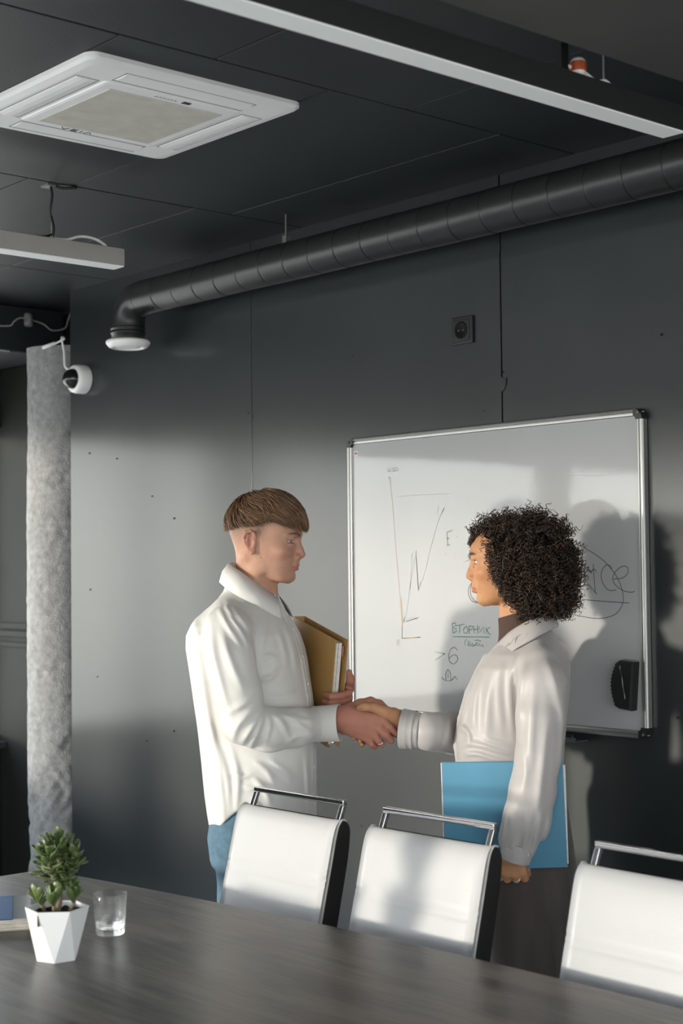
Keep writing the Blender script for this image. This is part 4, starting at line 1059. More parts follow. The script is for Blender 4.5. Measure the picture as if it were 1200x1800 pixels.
for i in range(4):
    e = (.146, .166, .186, .203)[i]
    finger(h, [kn[i], bp(.296, e+.002, .046), bp(.3015, e+.006, .020), bp(.2985, e+.008, -.008), bp(.272, e+.010, -.0135)], [(.0115, .0118, .011, .0098)[i]*q for q in (1, .90, .85, .8, .7)])
h.chain([bp(.225, .205, .058), bp(.270, .140, .058), bp(.292, .112, .050), bp(.2995, .088, .040)], [.019, .0135, .0112, .0088], k=.008)
LV, LF = h.mesh(1)
allV = np.vstack([V, HVM, LV, BV]); allF = np.vstack([F, HFM+len(V), LF+len(V)+len(HVM), BF+len(V)+len(HVM)+len(LV)])
SK_H = np.array((.40, .175, .125))
rest = np.tile(SK_H, (len(allV)-len(V), 1)); 
mesh_obj('body', allV, allF, M_SKIN, man, True, np.vstack([cM, rest]))
eye_pair(TM, 1.0, man, (.16, .20, .22), (1, .05, -.05))
# finger ring
def ring(c, ax, r, parent, t=.0011):
    ax = Vector(ax).normalized(); q = ax.to_track_quat('Z', 'Y').to_matrix().to_4x4(); q.translation = c
    MB().lathe([(r+t*math.cos(a), t*1.4*math.sin(a)) for a in np.linspace(0, 2*math.pi, 9)], 28, (0, 0, 0), q).build('ring', mat('silver', (.75, .72, .68), .15, metal=1), parent, smooth=True)
pa, pb_ = Vector(hp(664, 1299, .055)), Vector(hp(670, 1306, .042)); ring(pa.lerp(pb_, .35), pb_-pa, .0101, man)

# hair: a cap of swept strands over a base
M_HAIRM = mat('light_brown_hair', (1, 1, 1), .38, attr='tint', spec=.5)
hc = np.array((.030, 0, 1.640)); hr = np.array((.104, .0835, .092))
def hair_pt(th, az, off):     # polar angle from the crown axis
    cr_ = np.array((-.25, .1, 1.0)); cr_ /= np.linalg.norm(cr_); e1 = np.cross((0, 1, 0), cr_); e1 /= np.linalg.norm(e1); e2 = np.cross(cr_, e1)
    d = np.cos(th)[..., None]*cr_+np.sin(th)[..., None]*(np.cos(az)[..., None]*e1+np.sin(az)[..., None]*e2)
    return hc+d*(hr+off[..., None])
def man_hair():
    rng = np.random.default_rng(3); paths = []; rad = []; cols = []
    N = 4200; M = 9
    az0 = rng.uniform(-math.pi, math.pi, N); th0 = np.abs(rng.normal(0, .75, N)).clip(.02, 1.25); lay = rng.uniform(0, 1, N)
    for i in range(N):
        az, th = az0[i], th0[i]
        front = .5+.5*math.cos(az)
        ln = rng.uniform(.55, .95)*(1.0+.35*front)
        t = np.linspace(0, 1, M); side = math.sin(az); swirl = -side*(.75+.35*rng.normal())*(1 if abs(az) < 2.3 else .3)+rng.normal(0, .10)
        ths = th+ln*t; azs = az+swirl*t*(.4+.6*t)
        off = (.004+.0125*lay[i])*np.minimum(1, .25+1.6*t)*(1-.25*t**3)+.0015*np.sin(5*t+az*7)
        P = hair_pt(ths, azs, off)
        # lower edge of the cut: longer at the fringe, straight round the sides
        x = P[:, 0]; ze = np.interp(x, [-.09, -.06, .02, .055, .085, .10, .14], [1.626, 1.630, 1.634, 1.642, 1.648, 1.634, 1.622])+rng.normal(0, .0022)
        bad = np.nonzero(P[:, 2] < ze)[0]
        if len(bad):
            k = bad[0]
            if k < 3: continue
            tt = np.linspace(0, k-1, M); P = np.stack([np.interp(tt, np.arange(M), P[:, j]) for j in range(3)], 1)
        paths.append(P); w = rng.uniform(.0009, .0019); rad.append(w*np.array([.7, 1, 1, 1, 1, .95, .8, .55, .15]))
        c = np.array((.105, .057, .030))*rng.uniform(.45, 1.9)*(.8+.45*min(1, th0[i])); cols.append(c)  # lit brown of the sides and darker crown painted into the strand colour
    V, F = many_tubes(np.array(paths), np.array(rad), 4, .6)
    return V, F, np.repeat(np.array(cols), M*4, axis=0)
v = Vol((-.10, -.105, 1.60), (.165, .105, 1.75), .0028)
v.ell(hc, hr+.0035, k=0)
v.put(*(lambda g: (g[0], np.broadcast_to(np.interp(g[1][0], [-.09, -.06, .02, .055, .085, .10, .14], [1.636, 1.638, 1.640, 1.650, 1.660, 1.652, 1.645]).astype(np.float32)-g[1][2], v.d[g[0]].shape)))(v._sl((-.1, -.105, 1.60), (.17, .105, 1.76))), .003, 'int')
CV, CF = v.mesh(1)
SV, SF, SCc = man_hair()
mesh_obj('hair', np.vstack([CV, SV]), np.vstack([CF, SF+len(CV)]), M_HAIRM, man, True, np.vstack([np.tile((.055, .031, .018), (len(CV), 1)), SCc]))

# shirt
M_SHIRT = mat('white_cotton', (.60, .59, .57), .55, sheen=.15, noise=.02, nscale=5, bump=.05, bscale=420)
def folds(vol, items, sc=1.0):
    for it in items: vol.fold(it[0], it[1]*1.35*sc, it[2] if len(it) > 2 else .012)
v = Vol((-.235, -.335, .79), (.235, .335, 1.50), .0042)
T_ROWS = [(.80, -.117, .150, .178), (.84, -.125, .153, .178), (.912, -.137, .155, .176), (1.00, -.148, .158, .172), (1.08, -.158, .156, .170), (1.18, -.172, .147, .174), (1.274, -.182, .132, .182),
          (1.31, -.187, .124, .184), (1.345, -.186, .112, .182), (1.372, -.175, .098, .170), (1.395, -.158, .085, .148), (1.415, -.137, .073, .124), (1.437, -.110, .060, .092), (1.465, -.088, .050, .074), (1.485, -.082, .040, .066)]
v.rings(T_ROWS, k=.02, n=2.35)
v.cone((-.060, -.085, 1.402), (-.030, -.170, 1.368), .046, .056, k=.03); v.cone((-.060, .085, 1.402), (-.030, .170, 1.368), .046, .056, k=.03)
# right sleeve
RE = (.030, -.243, 1.125); RC = hp(556, 1273, .050)
v.chain([(-.028, -.182, 1.362), (-.010, -.215, 1.29), (.018, -.238, 1.20), RE], [.064, .062, .058, .053], k=.02, join=.012)
v.chain([RE, (.085, -.200, 1.108), (.145, -.140, 1.106), RC], [.053, .055, .051, .043], k=.014, join=.012)
# left sleeve
v.chain([(-.028, .182, 1.362), (-.020, .235, 1.25), (-.010, .262, 1.13)], [.064, .058, .052], k=.02, join=.012)
v.chain([(-.010, .262, 1.13), (.03, .268, 1.10), (.075, .250, 1.092)], [.052, .046, .036], k=.014, join=.01)
# pressed-in arm/torso crease on the near side, folds
nz = noise3(21, 22, 10, 38, (1, 1, .35)); nz2 = noise3(22, 16, 35, 90, (1, 1, .5))
v.disp(lambda X, Y, Z: .0021*nz(X, Y, Z)+.0007*nz2(X, Y, Z))
def L(px, py, w):     # point near the man's right side from the photograph, w towards the camera
    f = -.0595+(px-412)*.001585+.25*(w-.0); return (f, -w, 1.52-(py-1006.5)*.00157)
def fpx(pts): return [(-.0595+(px-412)*.001585, 0, 1.52-(py-1006.5)*.00157) for px, py in pts]
for pts, h, w in (([(464, 1238), (447, 1262), (428, 1290)], .008, .0075), ([(468, 1240), (457, 1266), (441, 1300)], .008, .007), ([(473, 1240), (475, 1262), (467, 1292)], .007, .007),
                  ([(480, 1243), (495, 1256), (511, 1290)], .009, .0085), ([(484, 1242), (510, 1250), (530, 1266), (546, 1280)], .008, .0075), ([(512, 1244), (530, 1255), (549, 1258)], .006, .006),
                  ([(430, 1297), (470, 1305), (512, 1307)], .006, .008), ([(460, 1226), (440, 1240), (420, 1262), (412, 1288)], .008, .009), ([(453, 1212), (430, 1225), (402, 1240)], .007, .010),
                  ([(505, 1292), (522, 1281), (546, 1287)], .006, .007),
                  ([(398, 1062), (416, 1090), (436, 1120), (444, 1140)], .008, .0075), ([(388, 1068), (406, 1098), (432, 1134)], .007, .0075), ([(408, 1060), (424, 1082), (442, 1104)], .006, .006),
                  ([(375, 1085), (380, 1140), (396, 1200), (410, 1245)], .008, .012), ([(394, 1105), (409, 1150), (432, 1202)], .007, .011), ([(360, 1105), (366, 1150), (379, 1200), (394, 1250)], .006, .010)):
    v.fold(fpx(pts), h*1.25, w, .25, -.34, -.175 if pts[0][0] < 455 else -.10)
for pts, h, w in (([(334, 1135), (345, 1205), (356, 1285)], .008, .012), ([(350, 1120), (358, 1200), (372, 1290), (382, 1390)], .009, .014), ([(340, 1085), (350, 1120), (352, 1160)], .006, .012), ([(366, 1250), (384, 1320), (392, 1400), (392, 1440)], .008, .011),
                  ([(405, 1300), (418, 1350), (414, 1412)], .008, .010), ([(386, 1300), (400, 1360), (404, 1420)], .007, .009), ([(404, 1342), (428, 1352), (446, 1346)], .006, .007), ([(428, 1368), (444, 1372), (458, 1366)], .005, .006),
                  ([(444, 1326), (468, 1342), (482, 1362)], .008, .009), ([(442, 1352), (462, 1370), (474, 1394)], .008, .008), ([(440, 1385), (452, 1400), (458, 1418)], .006, .007), ([(470, 1320), (500, 1345), (512, 1362)], .006, .010),
                  ([(456, 1190), (476, 1187), (490, 1172)], .008, .008), ([(457, 1160), (472, 1151), (487, 1156)], .006, .008), ([(472, 1080), (463, 1120), (457, 1152)], .006, .010), ([(500, 1092), (514, 1140), (522, 1185)], .006, .010), ([(486, 1100), (500, 1140), (504, 1170)], .005, .009),
                  ([(455, 1215), (490, 1222), (520, 1214)], .005, .010), ([(535, 1320), (538, 1370), (540, 1420)], .006, .007)):
    v.fold(fpx(pts), h*1.2, w, .25, -.21, .0)
# seams: sleeve head, yoke, side seam
v.fold(fpx([(388, 1050), (402, 1074), (428, 1098), (441, 1130), (447, 1165)]), -.004, .0045, .25, -.30, -.12)
v.fold([(-.075, -.075, 1.445), (-.115, -.12, 1.405), (-.150, -.13, 1.36), (-.17, -.10, 1.34)], -.0025, .0036)
v.fold([(-.02, -.182, 1.12), (-.03, -.184, 1.0), (-.03, -.184, .86)], -.003, .004)
# placket down the front
PL = [(.058, -.004, 1.452), (.084, -.004, 1.40), (.112, -.004, 1.34), (.131, -.004, 1.274), (.147, -.004, 1.18), (.156, -.004, 1.08), (.158, -.004, .98), (.154, -.004, .88), (.150, -.004, .80)]
for q in (-.016, .010): v.chain([(x-.002, y+q, z) for x, y, z in PL], [.0055]*len(PL), k=.004)
# hem: shirt tails, higher over the hips
def hemz(X, Y):
    s_ = np.clip(np.abs(Y)/.17, 0, 1); ang = np.clip((X-.0)/.13, -1, 1)
    return .838+.050*np.exp(-((X+.0)/.055)**2)-.020*np.clip(-X/.12, 0, 1)
sl, (X, Y, Z) = v._sl((-.3, -.25, .7), (.3, .25, 1.0))
dd = np.broadcast_to(hemz(X, Y)-Z, v.d[sl].shape).astype(np.float32); v.put(sl, dd, .003, 'int')
# neck opening
v.cone((-.020, 0, 1.46), (-.012, 0, 1.56), .060, .066, k=.006, op='sub')
SVs, SFs = v.mesh(1)
shirt = mesh_obj('shirt', SVs, SFs, M_SHIRT, man, True)
# collar: stand plus fall, opened at the front
def sheet(name, rows, m, parent, th=.0016, sub=True, smooth=True):
    R0 = [spline(r, 6) for r in rows]; n = len(R0[0]); v = np.vstack(R0); f = []
    for i in range(len(R0)-1):
        for k in range(n-1): f.append((i*n+k, i*n+k+1, (i+1)*n+k+1, (i+1)*n+k))
    o = mesh_obj(name, v, f, m, parent, smooth); sd = o.modifiers.new('thickness', 'SOLIDIFY'); sd.thickness = th; sd.offset = 0
    if sub: ss = o.modifiers.new('sub', 'SUBSURF'); ss.levels = ss.render_levels = 1
    return o
def collar_rows(sgn):
    top = [(-.076, 0, 1.541), (-.062, sgn*.040, 1.536), (-.020, sgn*.0665, 1.512), (.020, sgn*.058, 1.482), (.050, sgn*.030, 1.456), (.062, sgn*.010, 1.447)]
    stand = [(-.070, 0, 1.505), (-.056, sgn*.038, 1.500), (-.016, sgn*.060, 1.482), (.020, sgn*.052, 1.460), (.046, sgn*.028, 1.442), (.058, sgn*.008, 1.438)]
    fall = [(-.098, 0, 1.494), (-.086, sgn*.058, 1.487), (-.032, sgn*.099, 1.456), (.024, sgn*.098, 1.428), (.056, sgn*.084, 1.408), (.088, sgn*.064, 1.388)]
    mid = [tuple(.5*(a+b) for a, b in zip(p, q)) for p, q in zip(top, fall)]
    mid = [(x*1.06, y*1.07, z+.004) for x, y, z in mid]
    topo = [(x*1.02, y*1.04, z+.0025) for x, y, z in top]
    return [stand, top, topo, mid, fall]
for sgn in (-1, 1): sheet('collar', collar_rows(sgn), M_SHIRT, shirt, .0018, False)
# cuff of the near sleeve: double cuff with a link
def cuff(name, a, b, r0, r1, m, parent, sy=1.0, t=.0025):
    a, b = Vector(a), Vector(b); q = (b-a).to_track_quat('Z', 'Y').to_matrix().to_4x4(); q.translation = a; L_ = (b-a).length
    prof = [(r0-t, 0), (r0, .0), (r0+.0008, L_*.05), (r1+.0004, L_*.95), (r1, L_), (r1-t, L_), (r1-t, L_*.3)]
    q = q @ Matrix.Diagonal((1, sy, 1, 1))
    return MB().lathe(prof, 40, (0, 0, 0), q).build(name, m, parent, smooth=True)
cuff('cuff', hp(550, 1273, .050), hp(598, 1270, .050), .0470, .0495, M_SHIRT, shirt, 1.0)
MB().lathe([(0, -.003), (.0048, -.003), (.0052, 0), (.0045, .003), (0, .003)], 14, hp(584, 1303, .062), Matrix.Rotation(R_(90), 4, 'X')).build('cuff_link', mat('silver', (.75, .72, .68), .15, metal=1), shirt, smooth=True)
# buttons
M_BTN = mat('shirt_button', (.70, .68, .64), .25)
def button(c, nrm, r, parent):
    q = Vector(nrm).normalized().to_track_quat('Z', 'Y').to_matrix().to_4x4(); q.translation = c
    MB().lathe([(0, .0018), (r*.55, .0018), (r*.7, .0026), (r, .0022), (r, 0)], 14, (0, 0, 0), q).build('button', M_BTN, parent, smooth=True)
for z in (1.36, 1.285, 1.21, 1.135, 1.06, .985, .91):
    x = float(np.interp(z, [p[2] for p in PL][::-1], [p[0] for p in PL][::-1])); button((x+.003, -.006, z), (1, -.1, .15), .0055, shirt)
button((.078, -.068, 1.399), (.7, -.7, .3), .0045, shirt); button(L(524, 1300, .150), (.2, -.8, -.8), .005, shirt)

# jeans
M_JEAN = mat('blue_denim', (.085, .16, .225), .8, noise=.16, nscale=60, bump=.25, bscale=500)
v = Vol((-.19, -.24, .05), (.20, .24, .95), .0058)
v.rings([(.74, -.118, .098, .168), (.80, -.122, .108, .168), (.86, -.112, .120, .166), (.92, -.10, .122, .158)], k=.03, n=2.4)
for q in (-1, 1):
    v.chain([(-.008, q*.085, .80), (.004, q*.092, .64), (.022, q*.095, .49), (.004, q*.098, .28), (-.012, q*.10, .10)], [.095, .085, .068, .060, .054], k=.03, join=.02)
v.disp(lambda X, Y, Z: .0022*noise3(31, 18, 18, 55)(X, Y, Z))
folds(v, [([(-.10, -.13, .80), (-.06, -.17, .775), (.0, -.178, .765)], .007, .01), ([(-.10, -.12, .74), (-.05, -.17, .725), (.02, -.172, .73)], .007, .01), ([(-.115, -.08, .835), (-.09, -.13, .84), (-.05, -.16, .86)], .005, .006)])
JV, JF = v.mesh(1); mesh_obj('jeans', JV, JF, M_JEAN, man, True)
M_SHOE = mat('white_sneaker', (.6, .6, .58), .5)
for q in (-1, 1):
    s_ = Vol((-.13, q*.10-.06, -.01), (.20, q*.10+.06, .14), .005)
    s_.chain([(-.065, q*.10, .045), (.03, q*.10, .045), (.125, q*.105, .035)], [.040, .040, .034], k=.02); s_.cone((-.03, q*.10, .06), (-.02, q*.10, .11), .045, .042, k=.02)
    s_.put(*(lambda g: (g[0], np.broadcast_to(.003-g[1][2], s_.d[g[0]].shape)))(s_._sl((-.2, q*.1-.1, -.05), (.25, q*.1+.1, .2))), .003, 'int')
    a_, b_ = s_.mesh(1); mesh_obj('shoe', a_, b_, M_SHOE, man, True)

# ---------------------------------------------------------------- the binder he holds: a thing of its own
bi = thing('ring_binder', 'ochre yellow lever-arch binder with papers held against the man\'s chest', 'binder', (CM[0], CM[1], 0), R_(ANG))
mb4 = Matrix((tuple(BTt)+(0,), tuple(BE)+(0,), tuple(BN)+(0,), (0, 0, 0, 1))).transposed(); mb4.translation = B0
M_BIND = mat('ochre_card', (.47, .28, .095), .5, noise=.06, nscale=14, bump=.05, bscale=150)
M_BIND_IN = mat('binder_inside', (.10, .065, .03), .7)
box('near_cover', (0, 0, 0), (BW, BH, .0024), M_BIND, bi, mx=mb4, bevel=.0008, seg=1)
box('far_cover', (0, 0, BD), (BW+.004, BH, BD+.0024), M_BIND, bi, mx=mb4, bevel=.0008, seg=1)
box('spine', (-.002, 0, 0), (.0008, BH, BD+.0024), M_BIND, bi, mx=mb4)
pg = MB()
for i in range(6): pg.box((.03, .012+.0008*(i % 2), .0055+.0036*i), (BW-.012-.0012*((i*7) % 3), BH-.006, .0085+.0036*i), mb4)
pg.build('paper_sheets', mat('paper_white', (.72, .70, .68), .8, noise=.1, nscale=80), bi)
box('pink_tab', (BW-.030, .020, .0278), (BW-.006, .050, .0286), mat('pink_paper', (.62, .22, .22), .7), bi, mx=mb4)
rg_ = MB()
for e in (.09, .17): rg_.tube([tuple(mb4 @ Vector((.03+.012*math.cos(a), e, BD/2+.014*math.sin(a)))) for a in np.linspace(0, 6.0, 14)], .0015, 6)
tag(rg_.build('lever_rings', M_CHROME, bi), kind='stuff')
MB().box((BW-.016, BH-.004, .008), (BW-.003, BH+.0012, .0095), mb4).build('metal_corner', M_ALU, bi)
# ---------------------------------------------------------------- the woman
wom = person_root('person', 'woman with dark curly hair in a pale blouse holding a blue folder', CW, ANG+180)
SK_W = (.45, .225, .112); WS, WZ, WF = 1.03, 1.423, .004
v = Vol((-.09, -.105, 1.33), (.165, .105, 1.69), .0022)
TW = head_field(v, WS, WZ, WF, True)
V, F = v.mesh(1)
cW = face_tint(V, TW, WS, SK_W, (.40, .13, .10), (.52, .20, .11), brow=(.025, .013, .009))
b = Vol((-.22, -.30, -.01), (.36, .32, 1.46), .012)
b.rings([(.84, -.09, .09, .11), (1.0, -.08, .09, .105), (1.2, -.09, .09, .11), (1.28, -.08, .05, .10), (1.33, -.05, .03, .045)], k=.02)
b.cone((-.005, 0, 1.30), (.004, 0, 1.42), .042, .038, k=.03)
b.chain([(-.06, .13, 1.25), (-.055, .222, 1.05), (.005, .222, .80)], [.042, .034, .022], k=.02)
b.chain([(-.06, -.13, 1.25), (.10, -.18, 1.08), m2w(hp(740, 1281, .012))], [.042, .034, .022], k=.02)
for q in (-1, 1):
    b.chain([(0, q*.075, .88), (.01, q*.075, .50), (-.015, q*.075, .10)], [.085, .052, .036], k=.02)
    b.chain([(-.04, q*.075, .055), (.12, q*.08, .04)], [.03, .025], k=.02)
BV, BF = b.mesh(1)
# left hand closed round the folder's lower edge
h = Vol((-.075, .10, .70), (.095, .27, .85), .0014)
h.chain([(-.004, .222, .845), (.004, .221, .812), (.008, .219, .802)], [.0235, .024, .0245], k=.004)
kn = [(.044, .214, .764), (.024, .219, .757), (.003, .219, .755), (-.017, .215, .759)]
wr = [(.020, .220, .800), (.013, .222, .800), (.003, .222, .800), (-.006, .220, .801)]
for i in range(4): h.cone(wr[i], kn[i], .015, (.0108, .0112, .0108, .0098)[i], k=.011)
for i in range(4):
    x = kn[i][0]; dx = (.002, 0, -.001, -.002)[i]
    finger(h, [kn[i], (x+dx, .205, .743-.002*(i in (1, 2))), (x+dx, .178, .7385), (x+dx*2, .150, .7425), (x+dx*2, .1445, .762)], [(.0108, .0112, .0108, .0098)[i]*q for q in (1, .92, .85, .78, .68)])
    if i < 3: h.cone(tuple(.5*(a+b_) for a, b_ in zip(wr[i], wr[i+1])), tuple(.5*(a+b_) for a, b_ in zip(kn[i], kn[i+1])), .012, .0085, k=.01)
for i in range(4): h.ell((kn[i][0], kn[i][1]+.003, kn[i][2]-.001), (.009, .009, .009), k=.005)
h.chain([(.022, .214, .800), (.048, .203, .785), (.058, .190, .768), (.056, .183, .752)], [.017, .0125, .0105, .0085], k=.008)
LV, LF = h.mesh(1)
RV = np.stack([GAP-HVW[:, 0], -HVW[:, 1], HVW[:, 2]], 1)
allV = np.vstack([V, RV, LV, BV]); o1 = len(V); o2 = o1+len(RV); o3 = o2+len(LV)
allF = np.vstack([F, HFW+o1, LF+o2, BF+o3])
rest = np.tile(np.array((.46, .235, .125)), (len(allV)-len(V), 1))
mesh_obj('body', allV, allF, M_SKIN, wom, True, np.vstack([cW, rest]))
eye_pair(TW, WS, wom, (.045, .022, .012), (1, 0, .08), .0035)
ring((.002, .2085, .7465), (0, -1, -.6), .0118, wom, .0013)
MB().lathe([(0, -.004), (.003, -.003), (.0038, 0), (.003, .003), (0, .004)], 12, (.014, .087, 1.452)).build('earring', mat('dark_metal', (.12, .11, .11), .15, metal=1), wom, smooth=True)
MB().tube([(.012, .083, 1.470), (.013, .087, 1.464), (.014, .087, 1.455)], .0008, 6).build('earring_hook', M_CHROME, wom)
# lashes
ls = MB()
for q in (-1, 1):
    for k in range(12):
        t = -1+2*k/11; a = TW(.108-.005*t*t, q*.0315+.0125*t*1.0, 1.6015-.0015*t*t); bq = (a[0]+.0075, a[1]+.003*t, a[2]+.0028); ls.tube([a, bq], .00035, 4)
tag(ls.build('eyelashes', mat('lash', (.01, .008, .007), .6), wom), kind='stuff')

# turtleneck
M_TURT = mat('brown_knit', (.062, .034, .024), .85, bump=.25, bscale=300)
rows = []
for z, rf, rbk, w in ((1.27, .082, .085, .10), (1.30, .074, .080, .086), (1.335, .064, .068, .070), (1.365, .060, .060, .061), (1.392, .0575, .058, .0575), (1.402, .0575, .058, .0575), (1.404, .0555, .0555, .0555), (1.395, .053, .053, .0535)):
    L_ = []
    for k in range(33):
        a = 2*math.pi*k/32; c_, s_ = math.cos(a), math.sin(a); fold = 1+.012*math.sin(a*5+z*140)
        L_.append(((rf if c_ > 0 else rbk)*c_*fold+.0015+(z-1.37)*.10, w*s_*fold, z+(-.016*c_ if z > 1.34 else 0)))
    rows.append(L_)
vv = [p for L_ in rows for p in L_[:-1]]; ff = []
for i in range(len(rows)-1):
    for k in range(32): ff.append((i*32+k, i*32+(k+1) % 32, (i+1)*32+(k+1) % 32, (i+1)*32+k))
o = mesh_obj('turtleneck', vv, ff, M_TURT, wom, True); sd = o.modifiers.new('sub', 'SUBSURF'); sd.levels = sd.render_levels = 1

# blouse
M_SILK = mat('pale_silk', (.42, .395, .39), .45, sheen=.2, noise=.02, nscale=4, bump=.03, bscale=400)
v = Vol((-.19, -.26, .80), (.405, .32, 1.37), .0042)
v.rings([(.985, -.100, .155, .122), (1.01, -.104, .172, .130), (1.06, -.108, .176, .136), (1.124, -.114, .166, .140), (1.195, -.122, .143, .144), (1.26, -.124, .112, .148),
         (1.295, -.112, .088, .130), (1.32, -.100, .066, .100), (1.338, -.088, .048, .070), (1.352, -.078, .040, .058)], k=.02, n=2.3)
for q in (-1, 1): v.cone((-.045, q*.070, 1.306), (-.058, q*.140, 1.268), .040, .048, k=.03)
# near sleeve hanging, wide, gathered into the cuff
v2 = [(-.060, .150, 1.258), (-.072, .188, 1.225), (-.064, .208, 1.145), (-.058, .220, 1.05), (-.046, .226, .967), (-.030, .227, .895), (-.008, .225, .842)]
v.chain(v2, [.058, .060, .058, .056, .059, .059, .050], k=.02, join=.010)
# far sleeve
fe = (.115, -.165, 1.085); fc0 = m2w(hp(750, 1285, .014)); fc1 = m2w(hp(706, 1281, .012))
v.chain([(-.055, -.150, 1.275), (.02, -.185, 1.17), fe], [.056, .058, .058], k=.02, join=.01)
v.chain([fe, (.20, -.085, 1.072), fc0], [.056, .055, .0515], k=.015, join=.01)
nz = noise3(41, 20, 8, 30, (1, 1, .3)); v.disp(lambda X, Y, Z: .0020*nz(X, Y, Z))
def fpw(pts): return [((904-px)*.00151+.010+.12*.13, 0, 1.52-(py-1003)*.00152) for px, py in pts]
for pts, h, w in (([(924, 1148), (914, 1200), (911, 1275)], .008, .012), ([(958, 1150), (974, 1200), (986, 1262)], .008, .014), ([(986, 1195), (984, 1280), (977, 1350)], .007, .011), ([(936, 1180), (930, 1260), (926, 1350)], .008, .014),
                  ([(956, 1255), (946, 1340), (938, 1402)], .008, .012), ([(926, 1395), (919, 1440), (913, 1482)], .009, .008), ([(946, 1395), (934, 1450), (926, 1488)], .009, .008), ([(902, 1400), (898, 1440), (894, 1478)], .007, .008), ([(962, 1400), (952, 1450), (944, 1490)], .008, .008), ([(912, 1290), (920, 1330), (915, 1370)], .006, .009)):
    v.fold(fpw(pts), h, w, .12, .155, .32)
for pts, h, w in (([(906, 1150), (897, 1200), (901, 1290)], .008, .010), ([(872, 1165), (860, 1230), (856, 1295)], .008, .014), ([(848, 1180), (836, 1230), (834, 1285)], .008, .012), ([(884, 1160), (878, 1220), (884, 1280)], .006, .012),
                  ([(812, 1322), (842, 1318), (884, 1330)], .010, .008), ([(820, 1301), (852, 1304), (898, 1318)], .009, .009), ([(804, 1292), (814, 1276), (826, 1288), (820, 1316)], .010, .008), ([(845, 1290), (872, 1296), (900, 1304)], .006, .008),
                  ([(832, 1200), (822, 1240), (812, 1280)], .007, .008)):
    v.fold(fpw(pts), h, w, .12, .0, .158)
for pts, h, w in (([(772, 1256), (760, 1282), (766, 1312)], .009, .009), ([(788, 1254), (791, 1286), (780, 1322)], .009, .009), ([(750, 1250), (742, 1278), (748, 1304)], .006, .008)):
    v.fold(fpw(pts), h, w, .12, -.26, .03)
for i_ in range(9):      # pleats gathered at the cuff
    a_ = -.6+i_*.42; c_, s_ = math.cos(a_), math.sin(a_)
    v.fold([(-.008+.051*c_, .225+.05*s_, .838), (-.018+.058*c_, .226+.056*s_, .870), (-.030+.060*c_, .227+.058*s_, .91+.012*math.sin(i_*2.2))], .0042, .0075)
# placket edges down the open front
PF = [(.050, .012, 1.352), (.072, .018, 1.325), (.096, .022, 1.285), (.118, .022, 1.245), (.145, .020, 1.19), (.166, .016, 1.12), (.178, .014, 1.05), (.172, .012, 1.0)]
v.chain([(x+.0015, y, z) for x, y, z in PF], [.006]*len(PF), k=.004)
# hem cut and neck opening
sl, (X, Y, Z) = v._sl((-.3, -.3, .9), (.3, .16, 1.05)); hz_ = .988-.045*np.clip(-X/.1, 0, 1)
keep = np.where((Y < .155) & (X < .2), hz_-Z, -1); v.put(sl, np.broadcast_to(keep, v.d[sl].shape).astype(np.float32), .002, 'int')
v.cone((.0, 0, 1.325), (.008, 0, 1.42), .056, .070, k=.006, op='sub'); v.chain([(.05, 0, 1.355), (.085, .0, 1.315), (.115, 0, 1.262)], [.034, .026, .010], k=.008, op='sub')
V_, F_ = v.mesh(1); blouse = mesh_obj('blouse', V_, F_, M_SILK, wom, True)
cuff('cuff', (-.010, .224, .836), (.003, .223, .793), .0515, .0500, M_SILK, blouse, .78, .002)
cuff('cuff', m2w(hp(738, 1284, .013)), fc1, .0520, .0590, M_SILK, blouse, .90, .002)
button((-.032, .256, .812), (-.3, 1, 0), .0045, blouse)
# collar with raised embroidery
def wcol(s):
    top = [(-.072, 0, 1.396), (-.062, s*.042, 1.396), (-.025, s*.070, 1.388), (.022, s*.068, 1.362), (.052, s*.050, 1.336), (.076, s*.036, 1.312)]
    mid = [(-.090, 0, 1.388), (-.078, s*.054, 1.387), (-.034, s*.090, 1.370), (.014, s*.094, 1.342), (.044, s*.076, 1.320), (.078, s*.052, 1.298)]
    fall = [(-.098, 0, 1.362), (-.086, s*.066, 1.358), (-.046, s*.112, 1.336), (-.002, s*.120, 1.312), (.028, s*.110, 1.294), (.072, s*.082, 1.276)]
    ins = [(x*.94, y*.92, z-.016) for x, y, z in top]
    return [ins, top, mid, fall]
for s_ in (-1, 1): sheet('collar', wcol(s_), M_SILK, blouse, .002)
em = MB()
for pts in ([(-.012, .090, 1.348), (.004, .094, 1.340), (.006, .100, 1.322), (-.006, .105, 1.316)], [(.010, .088, 1.338), (.018, .092, 1.326), (.030, .092, 1.318)], [(.020, .080, 1.336), (.030, .086, 1.318), (.044, .082, 1.306)], [(-.026, .094, 1.350), (-.016, .100, 1.336), (-.018, .104, 1.328)], [(.024, .098, 1.304), (.034, .096, 1.300), (.044, .090, 1.297)]):
    P = spline(pts, 5); P[:, 1] += .009; P[:, 2] += .001; em.tube(P, .0013, 5)
tag(em.build('embroidery', M_SILK, blouse, smooth=True), kind='stuff')
